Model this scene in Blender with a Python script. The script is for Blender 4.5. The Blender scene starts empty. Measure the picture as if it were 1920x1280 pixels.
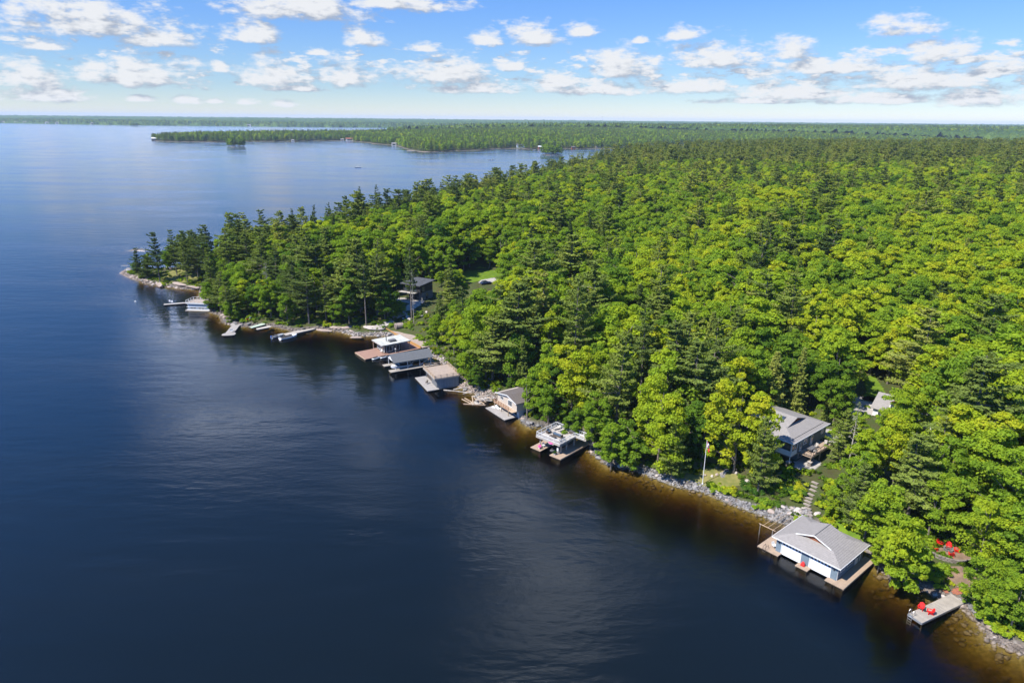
import bpy, bmesh, math
import numpy as np
from mathutils import Vector, Matrix
SC = bpy.context.scene
COL = SC.collection
RS = np.random.RandomState(11)
R_ = math.radians

# ------------------------------------------------------------------ camera
PITCH = math.atan((640-224)/1280); ROLL = math.atan(18/1920); CH = 70.0
F = np.array([0, math.cos(PITCH), -math.sin(PITCH)])
U0 = np.array([0, math.sin(PITCH), math.cos(PITCH)]); X0 = np.array([1.0, 0, 0])
CR = math.cos(ROLL)*X0+math.sin(ROLL)*U0; CU = -math.sin(ROLL)*X0+math.cos(ROLL)*U0
cd = bpy.data.cameras.new('camera'); cam = bpy.data.objects.new('camera', cd); COL.objects.link(cam)
cd.sensor_width = 36; cd.lens = 24.0; cd.clip_start = 1.0; cd.clip_end = 60000
m3 = Matrix((CR, CU, -F)).transposed()
cam.matrix_world = Matrix.Translation((0, 0, CH)) @ m3.to_4x4()
SC.camera = cam

def ray(x, y):
    d = (x-960)*CR-(y-640)*CU+1280*F
    return d/np.linalg.norm(d)
def at(x, y, z=0.0):
    """world point of a photo pixel on the level plane z"""
    d = ray(x, y); t = (z-CH)/d[2]
    return d*t+np.array([0, 0, CH])
def proj(P):
    P = np.atleast_2d(P)-np.array([0, 0, CH])
    dep = P@F
    return np.stack([960+1280*(P@CR)/dep, 640-1280*(P@CU)/dep, dep], -1)

# ------------------------------------------------------------------ tagging
def tag(o, label=None, cat=None, group=None, kind=None):
    if label: o['label'] = label
    if cat: o['category'] = cat
    if group: o['group'] = group
    if kind: o['kind'] = kind
    return o
def thing(name, label, cat, loc=(0, 0, 0), rz=0.0, group=None):
    o = bpy.data.objects.new(name, None); COL.objects.link(o)
    o.empty_display_size = 0.3
    o.location = loc; o.rotation_euler = (0, 0, rz)
    return tag(o, label, cat, group)
def link(name, me, parent=None, loc=None):
    o = bpy.data.objects.new(name, me); COL.objects.link(o)
    if parent is not None: o.parent = parent
    if loc is not None: o.location = loc
    return o
def dup(root, loc, rz, label=None, group=None, scale=None):
    r = root.copy(); COL.objects.link(r); r.location = loc; r.rotation_euler = (0, 0, rz)
    if scale is not None: r.scale = (scale,)*3
    if label: r['label'] = label
    if group: r['group'] = group
    for ch in list(root.children):
        c = ch.copy(); COL.objects.link(c); c.parent = r
        for g in list(ch.children):
            d = g.copy(); COL.objects.link(d); d.parent = c
    return r

# ------------------------------------------------------------------ mesh builder
class MB:
    def __init__(s): s.bm = bmesh.new()
    def box(s, x0, x1, y0, y1, z0, z1, M=None):
        vs = [s.bm.verts.new(v) for v in ((x0,y0,z0),(x1,y0,z0),(x1,y1,z0),(x0,y1,z0),(x0,y0,z1),(x1,y0,z1),(x1,y1,z1),(x0,y1,z1))]
        for f in ((3,2,1,0),(4,5,6,7),(0,1,5,4),(1,2,6,5),(2,3,7,6),(3,0,4,7)): s.bm.faces.new([vs[i] for i in f])
        if M is not None: bmesh.ops.transform(s.bm, matrix=M, verts=vs)
        return s
    def poly(s, pts):
        s.bm.faces.new([s.bm.verts.new(p) for p in pts]); return s
    def slab(s, pts, th):
        """solid plate: top polygon pts, extruded down by th"""
        a = [s.bm.verts.new(p) for p in pts]; b = [s.bm.verts.new((p[0], p[1], p[2]-th)) for p in pts]
        s.bm.faces.new(a); s.bm.faces.new(b[::-1]); n = len(pts)
        for i in range(n): s.bm.faces.new((a[i], b[i], b[(i+1) % n], a[(i+1) % n]))
        return s
    def extr(s, pts, d):
        d = Vector(d); a = [s.bm.verts.new(p) for p in pts]; b = [s.bm.verts.new(Vector(p)+d) for p in pts]
        s.bm.faces.new(a); s.bm.faces.new(b[::-1]); n = len(pts)
        for i in range(n): s.bm.faces.new((a[i], b[i], b[(i+1) % n], a[(i+1) % n]))
        return s
    def tube(s, p0, p1, r0, r1=None, n=6):
        r1 = r0 if r1 is None else r1
        p0 = Vector(p0); p1 = Vector(p1); d = (p1-p0)
        if d.length < 1e-6: return s
        d.normalize(); a = d.orthogonal().normalized(); b = d.cross(a)
        v0 = []; v1 = []
        for i in range(n):
            t = 2*math.pi*i/n; q = a*math.cos(t)+b*math.sin(t)
            v0.append(s.bm.verts.new(p0+q*r0)); v1.append(s.bm.verts.new(p1+q*r1))
        for i in range(n):
            j = (i+1) % n; s.bm.faces.new((v0[i], v0[j], v1[j], v1[i]))
        s.bm.faces.new(v0[::-1]); s.bm.faces.new(v1)
        return s
    def path(s, pts, r0, r1, n=6):
        k = len(pts)-1
        for i in range(k):
            s.tube(pts[i], pts[i+1], r0+(r1-r0)*i/k, r0+(r1-r0)*(i+1)/k, n)
        return s
    def lathe(s, c, prof, n=12):
        rings = []
        for (r, z) in prof:
            rings.append([s.bm.verts.new((c[0]+r*math.cos(2*math.pi*i/n), c[1]+r*math.sin(2*math.pi*i/n), c[2]+z)) for i in range(n)])
        for a, b in zip(rings, rings[1:]):
            for i in range(n):
                j = (i+1) % n; s.bm.faces.new((a[i], a[j], b[j], b[i]))
        s.bm.faces.new(rings[0][::-1]); s.bm.faces.new(rings[-1])
        return s
    def loft(s, secs, close=True):
        rs = [[s.bm.verts.new(p) for p in sec] for sec in secs]
        for a, b in zip(rs, rs[1:]):
            n = len(a)
            for i in range(n if close else n-1):
                j = (i+1) % n
                s.bm.faces.new((a[i], a[j], b[j], b[i]))
        s.bm.faces.new(rs[0][::-1]); s.bm.faces.new(rs[-1])
        return s
    def build(s, name, mat, parent=None, loc=None, smooth=False, bevel=0):
        bmesh.ops.recalc_face_normals(s.bm, faces=s.bm.faces[:])
        me = bpy.data.meshes.new(name); s.bm.to_mesh(me); s.bm.free()
        if smooth:
            for p in me.polygons: p.use_smooth = True
        for m in (mat if isinstance(mat, (list, tuple)) else [mat]): me.materials.append(m)
        o = link(name, me, parent, loc)
        if bevel:
            b = o.modifiers.new('bevel', 'BEVEL'); b.width = bevel; b.segments = 1; b.limit_method = 'ANGLE'
        return o

# ------------------------------------------------------------------ materials
class NT:
    def __init__(s, nt): s.nt = nt; s.n = nt.nodes; s.l = nt.links
    def new(s, t, **k):
        n = s.n.new(t)
        for a, b in k.items(): setattr(n, a, b)
        return n
    def put(s, sock, v):
        if hasattr(v, 'is_output') or isinstance(v, bpy.types.NodeSocket): s.l.new(v, sock)
        elif v is not None: sock.default_value = v
    def math(s, op, a, b=None, c=None, clamp=False):
        n = s.new('ShaderNodeMath', operation=op, use_clamp=clamp)
        s.put(n.inputs[0], a)
        if b is not None: s.put(n.inputs[1], b)
        if c is not None: s.put(n.inputs[2], c)
        return n.outputs[0]
    def vec(s, op, a, b=None, c=None, out=0):
        n = s.new('ShaderNodeVectorMath', operation=op)
        s.put(n.inputs[0], a)
        if b is not None: s.put(n.inputs[1], b)
        if c is not None: s.put(n.inputs[2], c)
        return n.outputs[out]
    def mix(s, f, a, b, mode='MIX'):
        n = s.new('ShaderNodeMix', data_type='RGBA', blend_type=mode)
        s.put(n.inputs[0], f); s.put(n.inputs[6], a); s.put(n.inputs[7], b)
        return n.outputs[2]
    def noise(s, vec, scale, detail=3, rough=0.5, dim='3D', out=0):
        n = s.new('ShaderNodeTexNoise', noise_dimensions=dim)
        if vec is not None: s.l.new(vec, n.inputs['Vector'])
        n.inputs['Scale'].default_value = scale; n.inputs['Detail'].default_value = detail; n.inputs['Roughness'].default_value = rough
        return n.outputs[out]
    def ramp(s, f, stops, interp='LINEAR'):
        n = s.new('ShaderNodeValToRGB'); cr = n.color_ramp; cr.interpolation = interp
        while len(cr.elements) < len(stops): cr.elements.new(0.5)
        for e, (p, c) in zip(cr.elements, stops): e.position = p; e.color = c if len(c) == 4 else (*c, 1)
        s.put(n.inputs[0], f); return n.outputs[0]
    def smooth(s, x, a, b):
        n = s.new('ShaderNodeMapRange', interpolation_type='SMOOTHSTEP'); s.put(n.inputs[0], x)
        n.inputs[1].default_value = a; n.inputs[2].default_value = b
        return n.outputs[0]
def c4(c): return (*c, 1) if len(c) == 3 else c
def new_mat(name):
    m = bpy.data.materials.new(name); m.use_nodes = True
    m.node_tree.nodes.clear()
    return m, NT(m.node_tree)
def M(name, c1, c2=None, scale=2.0, rough=0.7, detail=4, bump=0.0, pattern=None, axis=0, width=0.14, gap=0.25, metal=0.0, spec=0.4):
    """procedural surface: two-colour noise wear, optionally boards / shingle courses along an axis of the thing"""
    m, t = new_mat(name); c2 = c2 or tuple(x*0.8 for x in c1)
    tc = t.new('ShaderNodeTexCoord').outputs['Object']
    n = t.noise(tc, scale, detail, 0.6)
    f = t.smooth(n, 0.35, 0.65); height = n
    if pattern == 'boards':
        sep = t.new('ShaderNodeSeparateXYZ'); t.l.new(tc, sep.inputs[0])
        q = t.math('DIVIDE', sep.outputs[axis], width)
        fl = t.math('FLOOR', q); fr = t.math('FRACT', q)
        wn = t.new('ShaderNodeTexWhiteNoise', noise_dimensions='1D'); t.l.new(fl, wn.inputs['W'])
        f = t.math('ADD', t.math('MULTIPLY', f, 0.45), t.math('MULTIPLY', wn.outputs[0], 0.55))
        edge = t.math('LESS_THAN', fr, 0.1)
        col = t.mix(f, c4(c1), c4(c2))
        col = t.mix(t.math('MULTIPLY', edge, gap), col, (0.02, 0.018, 0.015, 1))
    elif pattern == 'shingles':
        sep = t.new('ShaderNodeSeparateXYZ'); t.l.new(tc, sep.inputs[0])
        q = t.math('DIVIDE', sep.outputs[axis], width)
        fr = t.math('FRACT', q)
        cell = t.new('ShaderNodeTexVoronoi'); cell.inputs['Scale'].default_value = 2.6; t.l.new(tc, cell.inputs['Vector'])
        sv = t.new('ShaderNodeSeparateColor'); t.l.new(cell.outputs['Color'], sv.inputs[0])
        f = t.math('ADD', t.math('MULTIPLY', f, 0.6), t.math('MULTIPLY', sv.outputs[0], 0.4))
        edge = t.math('LESS_THAN', fr, 0.16)
        col = t.mix(f, c4(c1), c4(c2))
        col = t.mix(t.math('MULTIPLY', edge, gap), col, (0.03, 0.03, 0.03, 1))
    else:
        col = t.mix(f, c4(c1), c4(c2))
    b = t.new('ShaderNodeBsdfPrincipled'); t.l.new(col, b.inputs['Base Color'])
    b.inputs['Roughness'].default_value = rough; b.inputs['Metallic'].default_value = metal
    b.inputs['Specular IOR Level'].default_value = spec
    if bump:
        bp = t.new('ShaderNodeBump'); bp.inputs['Strength'].default_value = bump; bp.inputs['Distance'].default_value = 0.1
        t.l.new(height, bp.inputs['Height']); t.l.new(bp.outputs[0], b.inputs['Normal'])
    o = t.new('ShaderNodeOutputMaterial'); t.l.new(b.outputs[0], o.inputs[0])
    return m

def leaf_material(name, stops, trans=0.3, gain=1.0):
    m, t = new_mat(name)
    a = t.new('ShaderNodeAttribute', attribute_type='INSTANCER', attribute_name='tint')
    l = t.new('ShaderNodeAttribute', attribute_type='GEOMETRY', attribute_name='lv')
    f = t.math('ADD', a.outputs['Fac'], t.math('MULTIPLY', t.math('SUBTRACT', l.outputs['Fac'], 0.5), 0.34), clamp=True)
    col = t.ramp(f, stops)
    col = t.vec('SCALE', col); col.node.inputs['Scale'].default_value = gain
    d = t.new('ShaderNodeBsdfDiffuse'); t.l.new(col, d.inputs[0])
    tr = t.new('ShaderNodeBsdfTranslucent')
    warm = t.mix(1.0, col, (1.15, 1.05, 0.35, 1), 'MULTIPLY'); t.l.new(warm, tr.inputs[0])
    mx = t.new('ShaderNodeMixShader'); mx.inputs[0].default_value = trans
    t.l.new(d.outputs[0], mx.inputs[1]); t.l.new(tr.outputs[0], mx.inputs[2])
    o = t.new('ShaderNodeOutputMaterial'); t.l.new(mx.outputs[0], o.inputs[0])
    return m
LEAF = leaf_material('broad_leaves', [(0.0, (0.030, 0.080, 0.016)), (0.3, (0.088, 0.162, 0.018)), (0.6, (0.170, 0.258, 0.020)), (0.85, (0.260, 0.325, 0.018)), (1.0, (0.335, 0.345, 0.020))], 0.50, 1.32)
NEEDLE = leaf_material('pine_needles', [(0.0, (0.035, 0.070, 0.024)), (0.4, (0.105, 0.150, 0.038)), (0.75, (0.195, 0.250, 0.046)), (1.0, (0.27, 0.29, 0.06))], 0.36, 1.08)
BARK = M('bark', (0.10, 0.08, 0.065), (0.20, 0.17, 0.145), 3, 0.9)
DEADWOOD = M('dead_wood', (0.24, 0.21, 0.185), (0.40, 0.36, 0.32), 2, 0.9)

# ------------------------------------------------------------------ land
SHORE_PX = [(1920,1228),(1900,1213),(1858,1200),(1840,1170),(1823,1149),(1803,1137),(1780,1122),(1760,1120),(1734,1104),(1707,1094),(1681,1081),(1660,1072),
 (1644,1055),(1620,1030),(1590,1005),(1560,992),(1525,985),(1492,983),(1467,977),(1447,972),(1419,959),(1380,946),(1345,931),(1315,919),(1271,910),(1240,899),(1201,884),(1170,878),
 (1140,872),(1112,848),(1100,824),(1075,808),(1040,798),(1010,800),(988,800),(974,784),(962,772),(945,752),(925,747),(909,744),(886,736),(862,726),(845,705),(821,672),(806,668),
 (787,648),(759,638),(735,632),(715,629),(680,629),(665,630),(645,623),(620,619),(589,618),(556,622),(514,613),(484,612),(452,612),(421,606),(412,592),(379,580),(373,556),(375,543),
 (349,542),(309,537),(274,531),(255,524),(240,519),(227,512),(232,507)]
MAIN = [tuple(at(x, y)[:2]) for x, y in SHORE_PX]
MAIN = [(300, -120), (190, 0), (120, 48), (92, 66)]+MAIN+[(-172,318),(-160,330),(-135,352),(-112,372),(-98,400),(-84,440),(-62,505),(-30,600),(12,720),(60,860),(120,1010),(210,1180),(340,1330),(480,1420),(620,1390),(760,1430),(950,1560),(1300,1650),(2200,1700),(3200,1700),(3200,-120)]
PEN_PX = [(280,263),(300,265.5),(340,266),(400,266.5),(450,265.5),(530,265.5),(600,264.5),(650,264),(690,268),(712,271),(742,273),(766,281),(790,285),(820,285),(860,283),(900,282),(930,279),(960,279),(1000,279.5),(1060,279),(1150,279)]
PEN = [tuple(at(x, y)[:2]) for x, y in PEN_PX]
PEN = PEN+[(420,2050),(620,2250),(900,2330),(1300,2450),(1900,2500),(3000,2500),(6000,2600),(14000,3000),(14000,6000),(6000,5600),(3000,5300),(1500,5000),(900,4650),(300,4500),(-200,3900),(-500,3300),(-620,2750),(-800,2560),(-980,2420),(-1090,2280)]
FAR_PX = [(0,231),(60,232),(140,233.5),(200,234.5),(270,235.5),(340,236),(430,237),(520,238)]
FARP = [tuple(at(x, y)[:2]) for x, y in FAR_PX]
FARP = [(-14000,8000),(-7000,6900)]+FARP+[(-900,5480),(0,5500),(560,5450),(950,5100),(1300,4900),(3000,5000),(14000,5000),(19000,19000),(-19000,19000)]
def blob(cx, cy, rx, ry, seed, n=18):
    r = np.random.RandomState(seed); ph = r.rand(4)*6.28
    return [(cx+rx*math.cos(a)*(1+.12*math.sin(2*a+ph[0])+.08*math.sin(3*a+ph[1])), cy+ry*math.sin(a)*(1+.1*math.sin(2*a+ph[2]))) for a in np.linspace(0, 2*math.pi, n, endpoint=False)]
ISL = [blob(-689, 1762, 20, 14, 1), blob(82, 1508, 21, 14, 2), blob(-2700, 5110, 48, 20, 3), blob(*at(258, 468)[:2], 5, 2.2, 4)]
def sdist(P, poly):
    """signed distance to a polygon, positive inside"""
    P = np.asarray(P, float); A = np.asarray(poly, float); B = np.roll(A, -1, 0)
    out = np.empty(len(P)); CHK = 20000
    for s in range(0, len(P), CHK):
        p = P[s:s+CHK]; d2 = np.full(len(p), 1e18); ins = np.zeros(len(p), bool)
        for a, b in zip(A, B):
            e = b-a; w = p-a
            tt = np.clip((w@e)/max(e@e, 1e-9), 0, 1); q = w-tt[:, None]*e
            d2 = np.minimum(d2, (q*q).sum(1))
            c = (a[1] <= p[:, 1]) != (b[1] <= p[:, 1])
            if c.any():
                xs = a[0]+(p[:, 1]-a[1])*(e[0]/(e[1] if abs(e[1]) > 1e-12 else 1e-12))
                ins ^= c & (p[:, 0] < xs)
        d = np.sqrt(d2); out[s:s+CHK] = np.where(ins, d, -d)
    return out
_ph = np.random.RandomState(5).rand(40)*6.283; _an = np.random.RandomState(6).rand(40)*6.283
def wav(P, wl, n=6, o=0):
    x = P[:, 0]; y = P[:, 1]; s = 0
    for i in range(n):
        k = 6.283/(wl*(0.6+0.16*i)); a = _an[(i+o) % 40]
        s = s+np.sin(k*(x*math.cos(a)+y*math.sin(a))+_ph[(i+o) % 40])
    return s/n
PADS = [(61.5, 126.5, 5.5, 2.6), (66.5, 140, 5.5, 4.4), (89, 146, 12, 6.5), (90, 158, 9, 6.8), (-35.5, 250, 8, 5.4), (-12, 276, 16, 7.5), (73.5, 98.3, 4.2, 2.0)]
def ground(P):
    P = np.atleast_2d(np.asarray(P, float))[:, :2]
    d = sdist(P, MAIN)
    up = 0.55*(1-np.exp(-np.maximum(d, 0)/0.9))+14.0*(1-np.exp(-np.maximum(d, 0)/80))
    up = up+np.clip(d/60, 0, 1)*3.0*wav(P, 160)+np.clip((d-150)/300, 0, 1)*6.0*(0.4+wav(P, 330, 6, 13))+np.clip(d/8, 0, 1)*0.35*wav(P, 9, 6, 7)
    t = np.maximum(-d, 0)
    bed = -(0.06+(0.33+0.14*np.clip((58-P[:, 0])/18, 0, 1))*t+0.018*t*t)-0.12*wav(P, 5, 6, 3)*np.clip(t/2, 0, 1)
    z = np.where(d > 0, up, np.maximum(bed, -14+0.4*wav(P, 30)))
    for (cx, cy, r, h) in PADS:
        q = np.hypot(P[:, 0]-cx, P[:, 1]-cy)/r
        w = np.clip(1.6-q, 0, 0.6)/0.6; w = w*w*(3-2*w)*(d > 0.8)
        z = z*(1-w)+h*w
    for poly, amp, ls in ((PEN, 24, 330), (FARP, 34, 1500)):
        dd = sdist(P, poly)
        up = 1.2*(1-np.exp(-np.maximum(dd, 0)/6))+amp*(1-np.exp(-np.maximum(dd, 0)/ls))+np.clip(dd/400, 0, 1)*6*wav(P, 900 if amp == 24 else 2600, 6, 11)
        z = np.where(dd > 0, np.maximum(z, up), np.where(dd > -120, np.maximum(z, np.maximum(-14, 0.12*dd-.05)), z))
    for poly in ISL:
        dd = sdist(P, poly)
        z = np.where(dd > 0, np.maximum(z, 0.25+0.10*dd), np.where(dd > -40, np.maximum(z, 0.3*dd), z))
    return z
def gz(x, y): return float(ground([(x, y)])[0])
def on(x, y):
    return (x, y, gz(x, y))
def gpx(px_, py_):
    """ground point seen at a photo pixel (iterated onto the terrain)"""
    z = 1.0
    for _ in range(12):
        p = at(px_, py_, z); z = 0.5*z+0.5*max(gz(p[0], p[1]), 0)
    return np.array([p[0], p[1], gz(p[0], p[1])])

def grid_mesh(name, V, nu, nv, wrap=False):
    me = bpy.data.meshes.new(name)
    i = np.arange(nv-1)[:, None]*nu+np.arange(nu-1)[None, :]
    Q = np.stack([i, i+1, i+nu+1, i+nu], -1).reshape(-1, 4)
    me.vertices.add(len(V)); me.vertices.foreach_set('co', V.astype(np.float32).ravel())
    me.loops.add(len(Q)*4); me.loops.foreach_set('vertex_index', Q.astype(np.int32).ravel())
    me.polygons.add(len(Q)); me.polygons.foreach_set('loop_start', np.arange(0, len(Q)*4, 4, dtype=np.int32))
    me.polygons.foreach_set('use_smooth', np.ones(len(Q), bool))
    me.update(); me.validate()
    return me
def raw_mesh(name, V, Q, smooth=False):
    """V (n,3), Q (m,k) faces"""
    me = bpy.data.meshes.new(name); k = Q.shape[1]
    me.vertices.add(len(V)); me.vertices.foreach_set('co', V.astype(np.float32).ravel())
    me.loops.add(len(Q)*k); me.loops.foreach_set('vertex_index', Q.astype(np.int32).ravel())
    me.polygons.add(len(Q)); me.polygons.foreach_set('loop_start', np.arange(0, len(Q)*k, k, dtype=np.int32))
    if smooth: me.polygons.foreach_set('use_smooth', np.ones(len(Q), bool))
    me.update()
    return me

ang = np.concatenate([np.linspace(-180, -62, 24)[:-1], np.linspace(-62, 62, 560), np.linspace(62, 180, 24)[1:]])
rad = np.concatenate([[0.5, 20], np.geomspace(40, 900, 330)[:-1], np.geomspace(900, 19500, 120)])
AA, RR = np.meshgrid(np.radians(ang), rad)
GP = np.stack([RR*np.sin(AA), RR*np.cos(AA)], -1).reshape(-1, 2)
GV = np.column_stack([GP, ground(GP)])
gme = grid_mesh('ground', GV, len(ang), len(rad))
mg, t = new_mat('forest_floor_and_lake_bed')
geo = t.new('ShaderNodeNewGeometry'); pos = geo.outputs['Position']
sep = t.new('ShaderNodeSeparateXYZ'); t.l.new(pos, sep.inputs[0])
n1 = t.noise(pos, 0.35, 5, 0.65); n2 = t.noise(pos, 1.7, 4, 0.6)
floor_c = t.ramp(n1, [(0.3, (0.055, 0.045, 0.022)), (0.48, (0.060, 0.066, 0.022)), (0.6, (0.045, 0.066, 0.016)), (0.75, (0.15, 0.115, 0.075))])
vor = t.new('ShaderNodeTexVoronoi', feature='F1'); vor.inputs['Scale'].default_value = 0.75; t.l.new(pos, vor.inputs['Vector'])
bed_c = t.ramp(n2, [(0.3, (0.095, 0.078, 0.032)), (0.5, (0.165, 0.132, 0.052)), (0.7, (0.235, 0.19, 0.085))])
bed_c = t.mix(t.smooth(vor.outputs['Distance'], 0.1, 0.55), t.mix(0.5, bed_c, (0.24, 0.20, 0.11, 1)), bed_c)
rock_c = t.ramp(n2, [(0.3, (0.07, 0.06, 0.05)), (0.55, (0.14, 0.12, 0.105)), (0.75, (0.22, 0.20, 0.18))])
bank = t.smooth(t.math('ADD', sep.outputs[2], t.math('MULTIPLY', t.math('SUBTRACT', n1, 0.5), 1.2)), 1.0, 0.45)
col = t.mix(bank, floor_c, rock_c)
under = t.smooth(sep.outputs[2], 0.08, -0.1)
col = t.mix(under, col, bed_c)
b = t.new('ShaderNodeBsdfPrincipled'); t.l.new(col, b.inputs['Base Color']); b.inputs['Roughness'].default_value = 0.95; b.inputs['Specular IOR Level'].default_value = 0.1
bp = t.new('ShaderNodeBump'); bp.inputs['Strength'].default_value = 0.6; bp.inputs['Distance'].default_value = 0.3; t.l.new(n2, bp.inputs['Height']); t.l.new(bp.outputs[0], b.inputs['Normal'])
o = t.new('ShaderNodeOutputMaterial'); t.l.new(b.outputs[0], o.inputs[0])
gme.materials.append(mg)
tag(link('ground', gme), kind='structure')

def patch(name, poly, mat, lift=0.05, cell=0.4, kind='structure'):
    """a sheet that follows the terrain inside a polygon"""
    A = np.array(poly); lo = A.min(0); hi = A.max(0)
    nx = max(2, int((hi[0]-lo[0])/cell)+2); ny = max(2, int((hi[1]-lo[1])/cell)+2)
    gx, gy = np.meshgrid(lo[0]+np.arange(nx)*cell, lo[1]+np.arange(ny)*cell)
    P = np.stack([gx, gy], -1).reshape(-1, 2)
    V = np.column_stack([P, ground(P)+lift])
    i = (np.arange(ny-1)[:, None]*nx+np.arange(nx-1)[None, :]).ravel()
    Q = np.stack([i, i+1, i+nx+1, i+nx], -1)
    c = P[Q].mean(1)+0.25*cell*np.stack([wav(P[Q].mean(1), 3), wav(P[Q].mean(1), 2, 6, 9)], -1)
    Q = Q[sdist(c, poly) > 0]
    if len(Q) == 0: return None
    us, inv = np.unique(Q, return_inverse=True)
    me = raw_mesh(name, V[us], inv.reshape(Q.shape), True); me.materials.append(mat)
    return tag(link(name, me), kind=kind)

# ------------------------------------------------------------------ water
mw, t = new_mat('lake_water')
pos = t.new('ShaderNodeNewGeometry').outputs['Position']
patchy = t.smooth(t.noise(t.vec('MULTIPLY', pos, (0.010, 0.030, 1)), 1.0, 3, 0.55), 0.38, 0.66)
wv = t.vec('MULTIPLY', pos, (0.75, 1.25, 1.0))
h1 = t.noise(wv, 0.7, 3, 0.55); h2 = t.noise(t.vec('MULTIPLY', pos, (0.5, 1.4, 1)), 0.16, 3, 0.5)
hh = t.math('ADD', t.math('MULTIPLY', h1, t.math('MULTIPLY_ADD', patchy, 0.16, 0.10)), t.math('MULTIPLY', h2, 0.55))
bp = t.new('ShaderNodeBump'); bp.inputs['Strength'].default_value = 0.46; bp.inputs['Distance'].default_value = 0.5; t.l.new(hh, bp.inputs['Height'])
fr = t.new('ShaderNodeFresnel'); fr.inputs['IOR'].default_value = 1.333; t.l.new(bp.outputs[0], fr.inputs['Normal'])
gl = t.new('ShaderNodeBsdfAnisotropic' if False else 'ShaderNodeBsdfGlossy'); gl.inputs['Roughness'].default_value = 0.10; gl.inputs['Color'].default_value = (1, 1, 1, 1); t.l.new(bp.outputs[0], gl.inputs['Normal'])
t.l.new(t.math('MULTIPLY_ADD', patchy, 0.11, 0.125), gl.inputs['Roughness'])
tp = t.new('ShaderNodeBsdfTransparent'); tp.inputs[0].default_value = (0.97, 0.96, 0.93, 1)
deep = t.new('ShaderNodeAttribute', attribute_type='GEOMETRY', attribute_name='deep')
body = t.new('ShaderNodeBsdfDiffuse'); body.inputs[0].default_value = (0.0032, 0.0055, 0.0060, 1)
mb = t.new('ShaderNodeMixShader'); t.l.new(deep.outputs['Fac'], mb.inputs[0]); t.l.new(tp.outputs[0], mb.inputs[1]); t.l.new(body.outputs[0], mb.inputs[2])
mx = t.new('ShaderNodeMixShader'); t.l.new(fr.outputs[0], mx.inputs[0]); t.l.new(mb.outputs[0], mx.inputs[1]); t.l.new(gl.outputs[0], mx.inputs[2])
o = t.new('ShaderNodeOutputMaterial'); t.l.new(mx.outputs[0], o.inputs['Surface'])
mv, t = new_mat('brown_lake_body')
va = t.new('ShaderNodeVolumeAbsorption'); va.inputs['Color'].default_value = (0.60, 0.50, 0.10, 1); va.inputs['Density'].default_value = 0.95
o = t.new('ShaderNodeOutputMaterial'); t.l.new(va.outputs[0], o.inputs['Volume'])
wb = MB(); wb.box(-20500, 20500, -20500, 20500, -17, -0.003)
tag(wb.build('lake_depths', mv), kind='structure')
lme = grid_mesh('lake', np.column_stack([GP, np.zeros(len(GP))]), len(ang), len(rad))
off = -np.max([sdist(GP, q) for q in [MAIN, PEN, FARP]+ISL], axis=0); dp = np.clip((off-13)/12, 0, 1); dp = dp*dp*(3-2*dp)
la = lme.attributes.new('deep', 'FLOAT', 'POINT'); la.data.foreach_set('value', dp.astype(np.float32)); lme.materials.append(mw)
tag(link('lake', lme), kind='structure')

# ------------------------------------------------------------------ haze
mh, t = new_mat('haze_air')
pv = t.new('ShaderNodeVolumePrincipled'); pv.inputs['Color'].default_value = (0.60, 0.78, 1.0, 1); pv.inputs['Density'].default_value = HAZE if 'HAZE' in globals() else 4.6e-5
o = t.new('ShaderNodeOutputMaterial'); t.l.new(pv.outputs[0], o.inputs['Volume'])
hb = MB(); hb.box(-21000, 21000, -21000, 21000, -18.5, 125)
tag(hb.build('haze', mh), kind='stuff')
# ------------------------------------------------------------------ sky and sun
SUN_EL = R_(52); SUN_D = Vector((-0.87, -0.49, 0)).normalized()*math.cos(SUN_EL)+Vector((0, 0, math.sin(SUN_EL)))
sl = bpy.data.lights.new('sun', 'SUN'); sl.energy = 4.5; sl.angle = R_(0.53); sl.color = (1.0, 0.955, 0.88)
so = bpy.data.objects.new('sun', sl); COL.objects.link(so); so.rotation_euler = SUN_D.to_track_quat('Z', 'Y').to_euler(); so.location = (-200, -60, 300)
w = bpy.data.worlds.new('World'); SC.world = w; w.use_nodes = True
w.cycles.sampling_method = 'NONE'
t = NT(w.node_tree); t.n.clear()
sky = t.new('ShaderNodeTexSky', sky_type='NISHITA'); sky.sun_disc = False; sky.sun_elevation = SUN_EL
sky.sun_rotation = math.atan2(SUN_D.x, SUN_D.y); sky.air_density = 1.0; sky.dust_density = 0.0; sky.ozone_density = 5.0; sky.altitude = 800
SKY_S = 0.13
dirv = t.new('ShaderNodeTexCoord').outputs['Generated']
sp = t.new('ShaderNodeSeparateXYZ'); t.l.new(dirv, sp.inputs[0])
az = t.math('ARCTAN2', sp.outputs[0], sp.outputs[1])
hor = t.math('SQRT', t.math('ADD', t.math('MULTIPLY', sp.outputs[0], sp.outputs[0]), t.math('MULTIPLY', sp.outputs[1], sp.outputs[1])))
el = t.math('DIVIDE', sp.outputs[2], t.math('MAXIMUM', hor, 0.02))
cb = t.new('ShaderNodeCombineXYZ'); t.l.new(az, cb.inputs[0]); t.l.new(el, cb.inputs[1]); P0 = cb.outputs[0]
def azel(x, y):
    d = ray(x, y); return math.atan2(d[0], d[1]), d[2]/math.hypot(d[0], d[1])
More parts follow.
